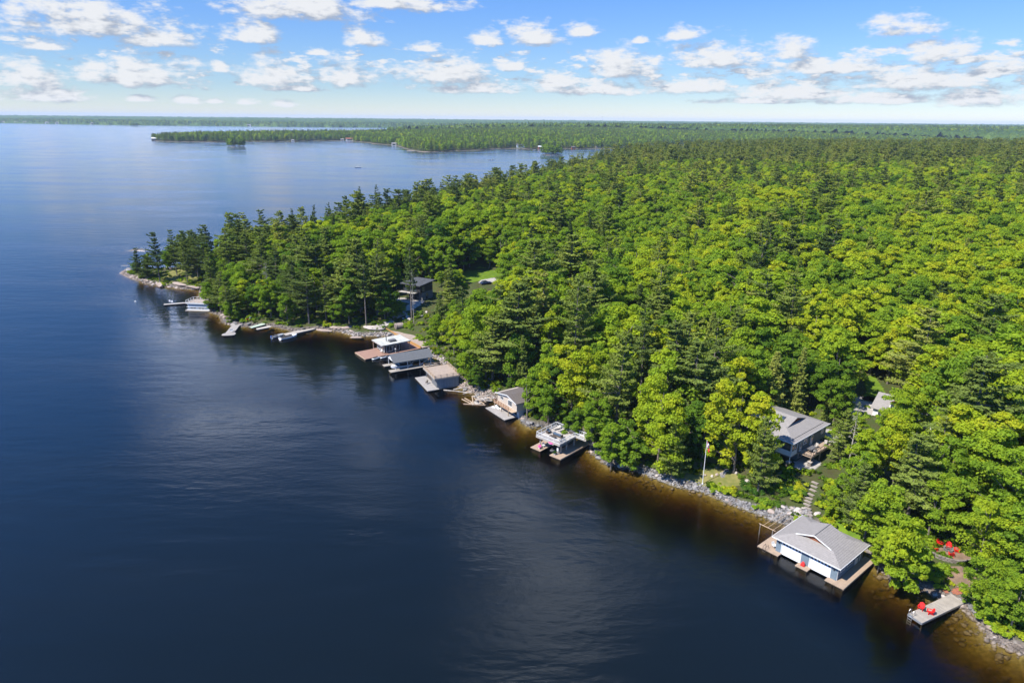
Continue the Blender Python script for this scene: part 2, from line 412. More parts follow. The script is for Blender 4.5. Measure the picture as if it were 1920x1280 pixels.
# clouds of the photograph: centre of base, half width, height, in photo pixels (turned into directions)
CL = [(170,52,185,60),(300,78,85,34),(75,88,58,18),(22,76,24,9),(560,22,150,50),(745,12,130,30),(470,72,62,32),(680,80,45,26),(798,94,32,14),(592,101,24,10),
 (914,80,40,24),(1000,76,60,36),(1087,64,34,22),(1288,70,44,20),(1200,79,13,10),(1692,60,70,32),(1165,134,80,44),(1345,118,88,42),(1480,104,52,32),(1750,106,75,40),
 (1555,132,120,26),(50,150,80,46),(270,150,125,46),(180,128,36,14),(520,150,85,40),(652,152,66,42),(835,146,92,46),(960,128,36,20),(412,131,20,16),(1050,160,70,24),
 (1120,172,140,22),(900,170,100,18),(90,184,95,26),(350,191,32,14),(460,194,26,10),(537,198,27,12),(405,192,20,7),(265,188,32,10),(1290,168,95,26),(1490,176,150,36),(1700,160,170,44),(1850,190,120,34),(1870,138,80,30),(1640,190,120,20),(1400,192,110,10),(560,168,60,14)]
REFL = [(430,795,170,26),(560,755,220,18),(1085,1075,120,48),(1075,1080,90,34),(960,960,90,40),(1180,1030,60,30),(1020,1190,150,32),(380,640,150,22),(700,880,60,20)]
blobs = []
for (x, y, rx, ry) in CL:
    a, e = azel(x, y); a2, _ = azel(x+rx, y); _, e2 = azel(x, y-ry)
    blobs.append((a, e, 1.15*abs(a2-a), 1.2*abs(e2-e)))
nb = len(blobs)
def field(Pv, amp=1.0):
    acc = None
    for (a, e, ra, re) in blobs:
        q = t.vec('MULTIPLY_ADD', Pv, (1/ra, 1/re, 0), (-a/ra, -e/re, 0))
        q = t.vec('MAXIMUM', q, t.vec('MULTIPLY', q, (-1, -3.2, 0)))
        L = t.vec('LENGTH', q, out=1)
        acc = L if acc is None else t.math('MINIMUM', acc, L)
    nz = t.noise(t.vec('MULTIPLY', Pv, (1.0, 2.1, 1)), 26, 6, 0.6)
    nz2 = t.noise(t.vec('MULTIPLY', Pv, (1.0, 2.6, 1)), 75, 4, 0.6)
    f = t.math('SUBTRACT', 1.0, acc)
    f = t.math('ADD', f, t.math('MULTIPLY', t.math('SUBTRACT', nz, 0.5), 2.3))
    f = t.math('ADD', f, t.math('MULTIPLY', t.math('SUBTRACT', nz2, 0.5), 1.0))
    # the packed rows of small far cumulus low over the horizon, thicker to the right
    sv = t.new('ShaderNodeSeparateXYZ'); t.l.new(Pv, sv.inputs[0])
    band = t.math('MULTIPLY', t.smooth(sv.outputs[1], 0.026, 0.044), t.smooth(sv.outputs[1], 0.115, 0.078))
    cov = t.math('MULTIPLY_ADD', t.smooth(sv.outputs[0], -0.75, 0.6), 0.085, -0.555)
    nb1 = t.noise(t.vec('MULTIPLY', Pv, (1.0, 3.0, 1)), 30, 6, 0.6)
    fb = t.math('MULTIPLY', t.math('ADD', nb1, cov), 5.0)
    fb = t.math('SUBTRACT', t.math('MULTIPLY', t.math('ADD', fb, 1.0), band), 1.0)
    f = t.math('MAXIMUM', f, fb)
    return f
f0 = field(P0)
f1 = field(t.vec('ADD', P0, (-0.014, 0.014, 0)))
alpha = t.smooth(f0, -0.08, 0.70)
lit = t.smooth(t.math('SUBTRACT', f0, f1), -0.50, 0.42)
ccol = t.mix(lit, (0.200, 0.225, 0.270, 1), (0.425, 0.43, 0.44, 1))
# high, wide overcast fields overhead, the ones the lake mirrors
acc = None
for (x, y, rx, ry) in REFL:
    a, e = azel(x, y); a2, _ = azel(x+rx, y); _, e2 = azel(x, y-ry); e = -e
    ra, re = abs(a2-a), abs(abs(e2)-e)
    L = t.vec('LENGTH', t.vec('MULTIPLY_ADD', P0, (1/ra, 1/re, 0), (-a/ra, -e/re, 0)), out=1)
    acc = L if acc is None else t.math('MINIMUM', acc, L)
nzh = t.noise(t.vec('MULTIPLY', P0, (1, 1.2, 1)), 9, 5, 0.6)
fh = t.math('ADD', t.math('SUBTRACT', 1.0, acc), t.math('MULTIPLY', t.math('SUBTRACT', nzh, 0.5), 2.0))
ah = t.math('MULTIPLY', t.smooth(fh, -0.2, 1.0), 0.85)
skyc = t.vec('SCALE', sky.outputs[0]); skyc.node.inputs['Scale'].default_value = SKY_S
skyc = t.mix(1.0, skyc, t.ramp(t.math('MULTIPLY', el, 2.5, clamp=True), [(0.0, (0.46, 0.45, 0.485)), (0.10, (0.37, 0.41, 0.48)), (0.42, (0.31, 0.43, 0.62)), (1.0, (0.28, 0.66, 1.05))]), 'MULTIPLY')
base = t.mix(t.math('MULTIPLY', alpha, 0.96), skyc, ccol)
base = t.mix(ah, base, (2.7, 2.85, 3.1, 1))
bg = t.new('ShaderNodeBackground'); t.l.new(base, bg.inputs[0]); bg.inputs[1].default_value = 1.0
o = t.new('ShaderNodeOutputWorld'); t.l.new(bg.outputs[0], o.inputs[0])

SC.view_settings.view_transform = 'Standard'; SC.view_settings.look = 'None'; SC.view_settings.gamma = 1.0
SC.view_settings.exposure = 1.05
cy = SC.cycles
cy.max_bounces = 6; cy.diffuse_bounces = 4; cy.glossy_bounces = 2; cy.transmission_bounces = 3; cy.transparent_max_bounces = 6; cy.volume_bounces = 0
cy.caustics_reflective = False; cy.caustics_refractive = False; cy.sample_clamp_indirect = 4.0
cy.use_denoising = True; cy.denoiser = 'OPENIMAGEDENOISE'; cy.denoising_input_passes = 'RGB_ALBEDO_NORMAL'; cy.denoising_prefilter = 'ACCURATE'
# ------------------------------------------------------------------ tree meshes
def leaves(name, C, N, S, LV, mat, asp=0.62, seed=0):
    r = np.random.RandomState(seed); n = len(C)
    N = N/np.maximum(np.linalg.norm(N, axis=1, keepdims=True), 1e-6)
    q = r.randn(n, 3); T = np.cross(N, q); T /= np.maximum(np.linalg.norm(T, axis=1, keepdims=True), 1e-6)
    B = np.cross(N, T); S = S[:, None]; a = asp*(0.8+0.4*r.rand(n))[:, None]
    V = np.stack([C-T*S, C-B*S*a, C+T*S*(0.7+.5*r.rand(n))[:, None], C+B*S*a+N*S*0.25], 1).reshape(-1, 3)
    Q = np.arange(4*n).reshape(-1, 4)
    me = raw_mesh(name, V, Q)
    at_ = me.attributes.new('lv', 'FLOAT', 'FACE'); at_.data.foreach_set('value', LV.astype(np.float32))
    me.materials.append(mat); return me

def broadleaf_mesh(seed, h=17.0, R=5.2, nl=46, per=190, low=0.16, size=(0.15, 0.36)):
    r = np.random.RandomState(seed)
    c0 = low*h; H = h-c0; Cs = []; Rs = []; Vs = []
    lean = r.randn(2)*0.05*R; ns = r.randint(2, 5); sub_ = r.randn(ns, 2)*0.34*R; subh = 0.72+0.30*r.rand(ns); subr = 0.58+0.25*r.rand(ns); subh[0] = 1.0
    ph = r.rand(3)*6.28
    for i in range(nl):
        u = (i+0.5)/nl; zz = u**0.85                               # height in the crown 0..1
        prof = math.sin(math.pi*min(1, 0.16+0.80*zz))**0.75
        a = i*2.399+r.randn()*0.5
        rr = R*prof*(0.45+0.55*math.sqrt(r.rand()))*(1+0.22*math.sin(2*a+ph[0])+0.12*math.sin(3*a+ph[1]))*0.86
        q = i % ns; rr *= subr[q]
        Cs.append((rr*math.cos(a)+lean[0]*zz+sub_[q, 0], rr*math.sin(a)+lean[1]*zz+sub_[q, 1], c0+H*(0.05+0.87*zz*subh[q])+r.randn()*0.5))
        Rs.append(R*(0.12+0.19*r.rand()**1.4)); Vs.append(r.rand())
    C = np.array(Cs); n = nl*per
    k = np.repeat(np.arange(nl), per)
    d = r.randn(n, 3); d /= np.linalg.norm(d, axis=1, keepdims=True)
    d[:, 2] = np.where(d[:, 2] < -0.25, -d[:, 2]*0.6, d[:, 2])
    rad_ = np.array(Rs)[k]*(0.45+0.62*r.rand(n)**0.45)
    P = C[k]+d*rad_[:, None]*np.array([1.05, 1.05, 0.82])
    N = d*0.8+np.array([0, 0, 0.35])+r.randn(n, 3)*0.6
    S = size[0]+(size[1]-size[0])*r.rand(n)**1.5
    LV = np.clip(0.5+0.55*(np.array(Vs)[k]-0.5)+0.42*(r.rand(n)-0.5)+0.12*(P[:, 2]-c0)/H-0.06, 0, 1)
    crown = leaves('crown', P, N, S, LV, LEAF, 0.62, seed)
    tb = MB(); tb.path([(0, 0, -0.8), (0.1*lean[0], 0.05, h*0.22), (0.5*lean[0], 0.5*lean[1], h*0.5), (lean[0], lean[1], h*0.86)], 0.012*h+0.05, 0.05, 6)
    for i in range(0, nl, 6):
        c = C[i]; z0 = max(h*0.16, c[2]-0.22*h)
        tb.path([(0, 0, z0), (c[0]*0.5, c[1]*0.5, z0+0.55*(c[2]-z0)), tuple(c)], 0.09, 0.03, 4)
    to = tb.build('trunk', BARK); trunk = to.data; bpy.data.objects.remove(to)
    return crown, trunk, h, R

def pine_mesh(seed, h=25.0, R=4.0, cone=0.0, low=0.28, dens=1.0, gap=0.12):
    """white pine: separate flat tiers of needle pads on level limbs; cone=1 gives a dense fir / cedar spire"""
    r = np.random.RandomState(seed); P = []; N = []; S = []; LV = []
    tb = MB(); bend = r.randn(2)*0.022*h; wind = r.rand()*6.28
    def ax(z): f = z/h; return np.array([bend[0]*f*f, bend[1]*f*f, z])
    zs = np.linspace(0, h, 9)
    tb.path([(0, 0, -0.8)]+[tuple(ax(z)) for z in zs[1:]], 0.0095*h+0.06, 0.04, 6)
    z = low*h
    while z < h*0.985:
        f = (z-low*h)/(h*(1-low))                      # 0 bottom 1 top
        if cone: prof = (1-f)**0.8*0.95+0.05
        else: prof = (0.62+0.38*math.sin(math.pi*min(1, 0.25+f*0.85)))*(1-f**4*0.62)
        nb_ = r.randint(4, 7) if not cone else r.randint(6, 9)
        a0 = r.rand()*6.28; tf = 0.55+0.75*r.rand() if not cone else 1.0
        for k in range(nb_):
            if r.rand() < gap: continue
            a = a0+k*6.283/nb_+r.randn()*0.25
            L = R*prof*tf*((0.5+0.75*r.rand())*(1+0.32*math.cos(a-wind)) if not cone else 0.55+0.6*r.rand())
            if L < 0.25: L = 0.25
            tilt = (-0.12+0.5*f) if not cone else (-0.30+0.5*f)
            u = np.array([math.cos(a), math.sin(a), 0]); base = ax(z)
            tip = base+u*L+np.array([0, 0, L*tilt+0.10*L])
            mid = base+u*L*0.55+np.array([0, 0, L*tilt*0.45])
            if L > 1.0: tb.path([tuple(base), tuple(mid), tuple(tip)], 0.035+0.012*L, 0.015, 3)
            m = int((30+66*L)*dens*(0.6 if cone else 0.8)); s = 0.18+0.88*r.rand(m)**0.75 if not cone else 0.1+0.92*r.rand(m)**0.7
            q = base[None]+(tip-base)[None]*s[:, None]; q[:, 2] -= (tip[2]-base[2]-L*tilt)*np.sin(np.pi*np.clip(s, 0, 1))*0.8
            wd = (0.10+0.30*np.sin(np.pi*np.clip(s*0.9+0.08, 0, 1)))*max(L, 1.0)*0.85
            side = np.array([-u[1], u[0], 0]); q = q+side[None]*(r.randn(m)*0.5*wd)[:, None]
            q[:, 2] += r.randn(m)*0.13+0.10
            P.append(q); v = r.rand()
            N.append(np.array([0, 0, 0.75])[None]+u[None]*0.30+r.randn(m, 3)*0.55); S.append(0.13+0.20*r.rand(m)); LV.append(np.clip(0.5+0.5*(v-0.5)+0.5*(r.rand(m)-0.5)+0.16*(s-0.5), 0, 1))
        z += (0.75+0.75*r.rand())*(1 if not cone else 0.62)*h/25
    P = np.concatenate(P); N = np.concatenate(N); S = np.concatenate(S); LV = np.concatenate(LV)
    # dead snags under the crown
    for k in range(9):
        zz = h*(low*0.45+low*0.6*r.rand()); a = r.rand()*6.28; L = 0.5+1.6*r.rand()
        b0 = ax(zz); tb.tube(tuple(b0), (b0[0]+L*math.cos(a), b0[1]+L*math.sin(a), zz-0.1+0.3*r.rand()), 0.04, 0.012, 3)
    crown = leaves('crown', P, N, S, LV, NEEDLE, 0.5, seed)
    to = tb.build('trunk', BARK); trunk = to.data; bpy.data.objects.remove(to)
    return crown, trunk, h, R

def dead_mesh(seed, h=20.0, R=2.6, tuft=0.0):
    r = np.random.RandomState(seed); tb = MB()
    tb.path([(0, 0, -0.8), (0.1, 0, h*0.4), (0.2, 0.1, h*0.75), (0.25, 0.1, h)], 0.24, 0.05, 6)
    for k in range(38):
        z = h*(0.25+0.73*r.rand()); a = r.rand()*6.28; L = R*(1.15-z/h)*(0.5+0.9*r.rand())
        p1 = (0.15+L*0.6*math.cos(a), L*0.6*math.sin(a), z+0.12*L); p2 = (0.15+L*math.cos(a+0.25), L*math.sin(a+0.25), z+0.1*L+r.randn()*0.3)
        tb.path([(0.15, 0.05, z), p1, p2], 0.055, 0.015, 3)
        for j in range(3):
            s = 0.4+0.5*r.rand(); b = a+r.randn()*0.8
            q = (0.15+L*s*math.cos(a), L*s*math.sin(a), z+0.1*L); tb.tube(q, (q[0]+0.7*math.cos(b), q[1]+0.7*math.sin(b), q[2]+0.25*r.randn()), 0.022, 0.008, 3)
    to = tb.build('trunk', DEADWOOD); trunk = to.data; bpy.data.objects.remove(to)
    n = 260; a = r.rand(n)*6.28; z = h*(0.55+0.45*r.rand(n)); rr = R*(1.15-z/h)*r.rand(n)
    crown = leaves('crown', np.stack([rr*np.cos(a), rr*np.sin(a), z], -1), r.randn(n, 3)+np.array([0, 0, .5]), 0.12+0.12*r.rand(n), r.rand(n), NEEDLE, 0.5, seed)
    return crown, trunk, h, R

def shrub_mesh(seed, R=1.0, n=420):
    r = np.random.RandomState(seed); k = 7
    c = np.stack([r.randn(k)*0.5*R, r.randn(k)*0.5*R, (0.35+0.35*r.rand(k))*R], -1); i = r.randint(0, k, n)
    d = r.randn(n, 3); d /= np.linalg.norm(d, axis=1, keepdims=True); d[:, 2] = np.abs(d[:, 2])*1.1-0.25
    P = c[i]+d*(0.5*R*(0.5+0.5*r.rand(n)))[:, None]; v = r.rand(k)
    return leaves('foliage', P, d+np.array([0, 0, 0.6])+0.5*r.randn(n, 3), (0.10+0.14*r.rand(n))*(0.7+0.3*R), np.clip(0.5+0.5*(v[i]-0.5)+0.4*(r.rand(n)-.5), 0, 1), LEAF, 0.6, seed)

def far_tree_mesh(seed, kind):
    r = np.random.RandomState(seed)
    if kind == 0:
        k = 13; n = 420; h = 16.0; R = 5.0
        a = np.arange(k)*2.399; u = (np.arange(k)+.5)/k; rr = R*0.72*np.sin(np.pi*np.clip(.18+.75*u, 0, 1))
        c = np.stack([rr*np.cos(a), rr*np.sin(a), 2.5+u*(h-3.6)], -1); i = r.randint(0, k, n)
        d = r.randn(n, 3); d /= np.linalg.norm(d, axis=1, keepdims=True); d[:, 2] = np.where(d[:, 2] < -.2, -d[:, 2], d[:, 2])
        P = c[i]+d*1.9; v = r.rand(k)
        crown = leaves('crown', P, d+np.array([0, 0, .5])+.4*r.randn(n, 3), 0.75+0.5*r.rand(n), np.clip(.5+.5*(v[i]-.5)+.3*(r.rand(n)-.5), 0, 1), LEAF, .7, seed)
    else:
        h = 22.0; R = 3.6; n = 360
        z = h*(0.2+0.8*r.rand(n)**1.1); tier = np.round(z/1.5)*1.5; f = tier/h
        rr = R*(1.12-f)*np.sqrt(r.rand(n))*(0.75+0.5*np.abs(np.sin(tier*3.1+seed))); a = r.rand(n)*6.28
        P = np.stack([rr*np.cos(a), rr*np.sin(a), tier+0.25*r.randn(n)], -1)
        crown = leaves('crown', P, np.stack([.4*np.cos(a), .4*np.sin(a), np.ones(n)*.8], -1)+.4*r.randn(n, 3), 0.5+0.4*r.rand(n), r.rand(n), NEEDLE, .6, seed)
    tb = MB(); tb.tube((0, 0, -1), (0, 0, h*0.8), 0.25, 0.08, 4)
    to = tb.build('trunk', BARK); trunk = to.data; bpy.data.objects.remove(to)
    return crown, trunk, h, R

BROAD = [broadleaf_mesh(100+i, h=[17, 18, 15, 19, 16, 14, 18, 16, 17, 12][i], R=[5.4, 4.8, 5.2, 5.6, 4.4, 4.6, 5.9, 5.0, 4.2, 4.4][i], nl=[74, 68, 64, 80, 62, 58, 84, 66, 60, 56][i], low=[.16, .2, .14, .2, .22, .12, .16, .18, .2, .08][i]) for i in range(10)]
BROAD.append(broadleaf_mesh(150, h=18, R=5.0, nl=120, low=0.07))
PINE = [pine_mesh(200+i, h=[26, 24, 28, 22, 25, 20, 27][i], R=[4.4, 4.0, 4.6, 3.8, 3.4, 4.2, 3.6][i], low=[.28, .25, .34, .22, .42, .18, .3][i], gap=[.1, .18, .14, .1, .25, .12, .3][i]) for i in range(7)]
FIR = [pine_mesh(300+i, h=[19, 16, 21][i], R=[3.0, 2.9, 3.1][i], cone=1.0, low=.08, dens=.8, gap=.06) for i in range(3)]
SNAG = [dead_mesh(400+i, h=[22, 17, 24][i], R=[2.8, 2.4, 3.0][i]) for i in range(3)]
FARB = [far_tree_mesh(500+i, 0) for i in range(4)]; FARN = [far_tree_mesh(510+i, 1) for i in range(3)]
SHRUB = [shrub_mesh(600+i) for i in range(5)]
SETS = {'broad': BROAD, 'pine': PINE, 'fir': FIR, 'snag': SNAG}
NAMES = {'broad': ('broadleaf_tree', 'tree'), 'pine': ('pine_tree', 'pine tree'), 'fir': ('fir_tree', 'fir tree'), 'snag': ('dead_tree', 'dead tree')}
GROUPS = {'broad': 'broadleaf trees of the mainland forest', 'pine': 'pine trees of the mainland forest', 'fir': 'narrow firs of the mainland forest', 'snag': 'bare dead trees of the mainland forest'}

def plant(kind, vi, x, y, z, h, rz, tint, label, widen=1.0):
    crown, trunk, h0, R0 = SETS[kind][vi]
    o = thing(NAMES[kind][0], label, NAMES[kind][1], (x, y, z), rz, GROUPS[kind])
    s = h/h0; o.scale = (s*widen, s*widen, s)
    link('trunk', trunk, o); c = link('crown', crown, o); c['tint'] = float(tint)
    return o

# ------------------------------------------------------------------ where trees must leave a view or a building free
# photo box, and a point that tells how far away the protected thing stands
CLEAR = [((1420,972,1645,1105),(1500,1040)),((1464,770,1550,880),(1500,850)),((1648,746,1695,768),(1665,765)),((1000,790,1098,862),(1050,840)),((912,728,962,788),(940,770)),
 ((862,726,925,765),(890,750)),((782,684,846,732),(815,715)),((720,652,812,700),(765,685)),((668,618,788,675),(720,655)),((700,590,790,640),(745,620)),((755,518,815,585),(780,570)),
 ((872,505,935,532),(905,520)),((1240,888,1500,985),(1380,940)),((1495,885,1540,975),(1515,950)),((1622,712,1652,748),(1640,735)),((1738,1015,1805,1066),(1770,1045)),((1690,1080,1800,1170),(1740,1120)),
 ((1308,822,1330,908),(1317,908)),((320,497,372,545),(340,530)),((350,550,374,583),(360,575)),((414,590,470,632),(440,615)),((560,605,690,632),(620,618)),((500,608,560,642),(530,630)),((1545,1000,1650,1050),(1600,1010)),((1508,900,1540,965),(1525,935)),
 ((1255,868,1285,890),(1268,885)),((1500,790,1560,815),(1530,800)),((1670,1070,1730,1110),(1700,1095)),((1758,1070,1812,1120),(1785,1110)),((1855,1195,1920,1225),(1890,1210))]
CLB = [(b, float(np.linalg.norm(np.array([*at(*p)[:2], 0])-np.array([0, 0, CH])))) for b, p in CLEAR]
FOOT = [(52, 101, 10), (62, 132, 10), (66, 139, 8), (88.5, 143, 6.5), (9, 138, 8), (1, 160, 8), (-18, 178, 7), (-29, 194, 8), (-37, 208, 8), (-35.5, 250, 10), (-45, 246, 7), (-36, 218, 6), (-12, 278, 12), (74, 98, 5.5), (89, 158, 5), (57, 116, 3), (-121, 259, 6), (63, 88, 6)]
def blocked(x, y, z, h, R):
    for (fx, fy, fr_) in FOOT:
        if math.hypot(x-fx, y-fy) < fr_+0.25*R: return True
    a = proj([(x, y, z+h*0.12), (x, y, z+h)]); sc = 1280/a[0, 2]*R*0.8
    x0, x1, y0, y1 = min(a[0, 0], a[1, 0])-sc, max(a[0, 0], a[1, 0])+sc, a[1, 1], a[0, 1]
    D = math.sqrt(x*x+y*y+(CH-z)**2)
    for (b, bd) in CLB:
        if D < bd+3 and x1 > b[0] and x0 < b[2] and y1 > b[1] and y0 < b[3]: return True
    return False

# ------------------------------------------------------------------ trees one can tell apart in the photo: (kind, variant, base pixel or None, top pixel, height, tint, widen, label)
HERO = [
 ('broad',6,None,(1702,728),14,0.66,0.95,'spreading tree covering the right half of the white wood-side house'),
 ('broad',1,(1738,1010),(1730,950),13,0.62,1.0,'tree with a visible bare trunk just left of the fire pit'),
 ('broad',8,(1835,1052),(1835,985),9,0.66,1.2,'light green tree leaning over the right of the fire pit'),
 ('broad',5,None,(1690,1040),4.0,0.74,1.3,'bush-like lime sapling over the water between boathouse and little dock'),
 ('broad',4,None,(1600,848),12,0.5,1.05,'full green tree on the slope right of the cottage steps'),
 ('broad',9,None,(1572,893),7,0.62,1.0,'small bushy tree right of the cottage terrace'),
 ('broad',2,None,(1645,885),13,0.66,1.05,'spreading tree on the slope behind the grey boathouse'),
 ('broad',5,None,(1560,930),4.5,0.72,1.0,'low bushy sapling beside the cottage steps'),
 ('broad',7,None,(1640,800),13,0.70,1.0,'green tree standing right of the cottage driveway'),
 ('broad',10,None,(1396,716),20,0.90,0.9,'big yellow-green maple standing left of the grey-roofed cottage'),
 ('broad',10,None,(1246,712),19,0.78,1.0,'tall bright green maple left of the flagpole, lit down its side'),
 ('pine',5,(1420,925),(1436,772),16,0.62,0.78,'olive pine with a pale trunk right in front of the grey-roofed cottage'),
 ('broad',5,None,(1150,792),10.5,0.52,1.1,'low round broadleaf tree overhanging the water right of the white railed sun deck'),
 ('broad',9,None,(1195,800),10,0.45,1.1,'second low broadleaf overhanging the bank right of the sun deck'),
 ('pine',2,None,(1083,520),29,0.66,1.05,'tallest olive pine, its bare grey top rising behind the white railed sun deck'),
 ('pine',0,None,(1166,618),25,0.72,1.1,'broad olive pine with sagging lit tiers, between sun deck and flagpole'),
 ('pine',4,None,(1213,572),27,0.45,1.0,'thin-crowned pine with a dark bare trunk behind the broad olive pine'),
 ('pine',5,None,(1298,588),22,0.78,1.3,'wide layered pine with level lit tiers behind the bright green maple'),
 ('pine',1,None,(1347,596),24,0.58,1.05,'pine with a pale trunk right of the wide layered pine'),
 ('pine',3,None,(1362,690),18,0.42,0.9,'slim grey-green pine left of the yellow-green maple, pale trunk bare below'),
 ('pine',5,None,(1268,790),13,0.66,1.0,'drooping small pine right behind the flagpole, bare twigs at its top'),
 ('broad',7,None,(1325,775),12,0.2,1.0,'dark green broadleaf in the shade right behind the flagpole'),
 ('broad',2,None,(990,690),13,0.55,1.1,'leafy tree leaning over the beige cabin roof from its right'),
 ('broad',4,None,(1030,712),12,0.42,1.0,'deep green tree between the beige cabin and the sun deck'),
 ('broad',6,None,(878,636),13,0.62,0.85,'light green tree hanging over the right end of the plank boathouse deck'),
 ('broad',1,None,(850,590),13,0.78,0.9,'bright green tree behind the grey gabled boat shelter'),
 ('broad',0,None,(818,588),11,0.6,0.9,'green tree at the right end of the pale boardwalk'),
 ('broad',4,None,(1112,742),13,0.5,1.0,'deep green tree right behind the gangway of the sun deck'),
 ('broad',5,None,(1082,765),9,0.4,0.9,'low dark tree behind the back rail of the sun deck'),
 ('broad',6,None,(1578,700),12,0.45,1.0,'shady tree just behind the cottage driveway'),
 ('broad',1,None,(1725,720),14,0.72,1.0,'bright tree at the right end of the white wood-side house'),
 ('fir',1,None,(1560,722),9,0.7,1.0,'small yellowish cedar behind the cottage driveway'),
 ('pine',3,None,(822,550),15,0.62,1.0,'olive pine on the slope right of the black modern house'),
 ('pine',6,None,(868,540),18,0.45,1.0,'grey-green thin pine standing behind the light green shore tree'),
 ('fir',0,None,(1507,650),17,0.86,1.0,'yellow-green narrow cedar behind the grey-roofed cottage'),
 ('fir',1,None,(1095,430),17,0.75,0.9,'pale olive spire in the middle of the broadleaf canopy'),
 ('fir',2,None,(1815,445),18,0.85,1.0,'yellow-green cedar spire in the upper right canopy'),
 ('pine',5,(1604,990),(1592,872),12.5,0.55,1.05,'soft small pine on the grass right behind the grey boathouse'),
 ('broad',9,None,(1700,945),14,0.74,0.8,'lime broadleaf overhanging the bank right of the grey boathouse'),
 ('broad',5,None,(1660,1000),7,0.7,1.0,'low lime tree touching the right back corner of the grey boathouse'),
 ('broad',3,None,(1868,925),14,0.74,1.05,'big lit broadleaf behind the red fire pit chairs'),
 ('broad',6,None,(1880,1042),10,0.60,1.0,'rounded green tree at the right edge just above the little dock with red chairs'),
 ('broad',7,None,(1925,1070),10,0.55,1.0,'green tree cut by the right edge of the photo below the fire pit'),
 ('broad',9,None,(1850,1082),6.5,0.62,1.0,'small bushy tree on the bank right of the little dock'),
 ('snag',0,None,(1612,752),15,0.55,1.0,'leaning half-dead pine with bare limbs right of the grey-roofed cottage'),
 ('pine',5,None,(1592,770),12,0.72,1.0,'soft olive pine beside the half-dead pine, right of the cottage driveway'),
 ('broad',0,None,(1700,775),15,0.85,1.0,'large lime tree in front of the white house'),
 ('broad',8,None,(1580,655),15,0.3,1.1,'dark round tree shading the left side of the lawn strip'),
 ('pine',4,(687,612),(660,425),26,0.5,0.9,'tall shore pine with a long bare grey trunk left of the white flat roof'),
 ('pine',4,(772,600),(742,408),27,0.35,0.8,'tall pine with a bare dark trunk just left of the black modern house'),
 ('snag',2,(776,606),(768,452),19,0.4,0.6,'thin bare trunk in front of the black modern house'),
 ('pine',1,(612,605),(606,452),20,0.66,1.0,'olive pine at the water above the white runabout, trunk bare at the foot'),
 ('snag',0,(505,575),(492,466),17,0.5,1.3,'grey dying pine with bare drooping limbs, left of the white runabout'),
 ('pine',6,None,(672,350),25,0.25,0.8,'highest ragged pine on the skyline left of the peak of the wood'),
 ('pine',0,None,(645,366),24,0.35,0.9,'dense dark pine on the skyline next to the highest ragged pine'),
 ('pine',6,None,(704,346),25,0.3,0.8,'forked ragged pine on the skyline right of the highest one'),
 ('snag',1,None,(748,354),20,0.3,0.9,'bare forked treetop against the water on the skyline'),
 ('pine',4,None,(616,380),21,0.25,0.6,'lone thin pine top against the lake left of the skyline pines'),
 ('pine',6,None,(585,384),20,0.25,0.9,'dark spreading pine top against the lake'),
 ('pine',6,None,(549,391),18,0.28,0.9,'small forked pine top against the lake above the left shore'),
 ('pine',3,None,(432,413),18,0.25,0.8,'slanted dark pine between the rocky tip and the wood'),
 ('pine',0,(300,528),(295,425),22,0.22,0.95,'tall dark pine at the rocky tip, second from the outer end'),
 ('pine',3,(262,522),(272,460),14,0.2,1.15,'outermost dark pine at the water of the rocky tip'),
 ('pine',5,(278,524),(283,474),11,0.3,1.2,'bushy low pine at the foot of the outermost tip pines'),
 ('pine',2,(332,516),(327,430),20,0.42,0.95,'pine with lit tiers above the clearing of the rocky tip'),
 ('pine',5,(352,518),(345,426),20,0.46,0.95,'broad pine in the middle of the rocky tip'),
 ('pine',1,(352,531),(352,448),18,0.55,0.9,'brightest pine of the tip, nearest to the rock slope'),
 ('pine',0,(372,522),(366,430),20,0.38,0.95,'pine with a bare trunk right of the tip clearing'),
 ('pine',2,(388,525),(387,418),22,0.3,0.95,'dark tall pine at the right end of the tip grove'),
 ('pine',5,(400,560),(402,450),20,0.46,1.0,'pine behind the railed boathouse at the tip'),
 ('broad',9,(395,578),(398,520),11,0.45,1.0,'tree overhanging the railed boathouse near the tip'),
 ('broad',5,(425,592),(428,535),11,0.5,1.0,'tree above the grey jetty with two boats'),
 ('broad',7,(540,610),(535,550),12,0.42,1.1,'round bush-like tree at the water behind the white runabout'),
]
hero_xy = []; TREES = []   # kind, vi, x, y, z, h, rz, tint, label, widen
for k, vi, base, top, h, tint, wd, lab in HERO:
    if base is not None:
        g = gpx(*base)
        zt = proj([(g[0], g[1], g[2]+h)])[0]
        hh = h
    else:
        z = 4.0; hh = h
        for _ in range(14):
            p = at(top[0], top[1], z+h); z = 0.5*z+0.5*max(gz(p[0], p[1]), 0.2)
        g = np.array([p[0], p[1], z])
    TREES.append([k, vi, g[0], g[1], g[2], hh, RS.rand()*6.28, tint, lab, wd]); hero_xy.append((g[0], g[1], SETS[k][vi][3]*hh/SETS[k][vi][2]*wd))
hero_xy = np.array(hero_xy)

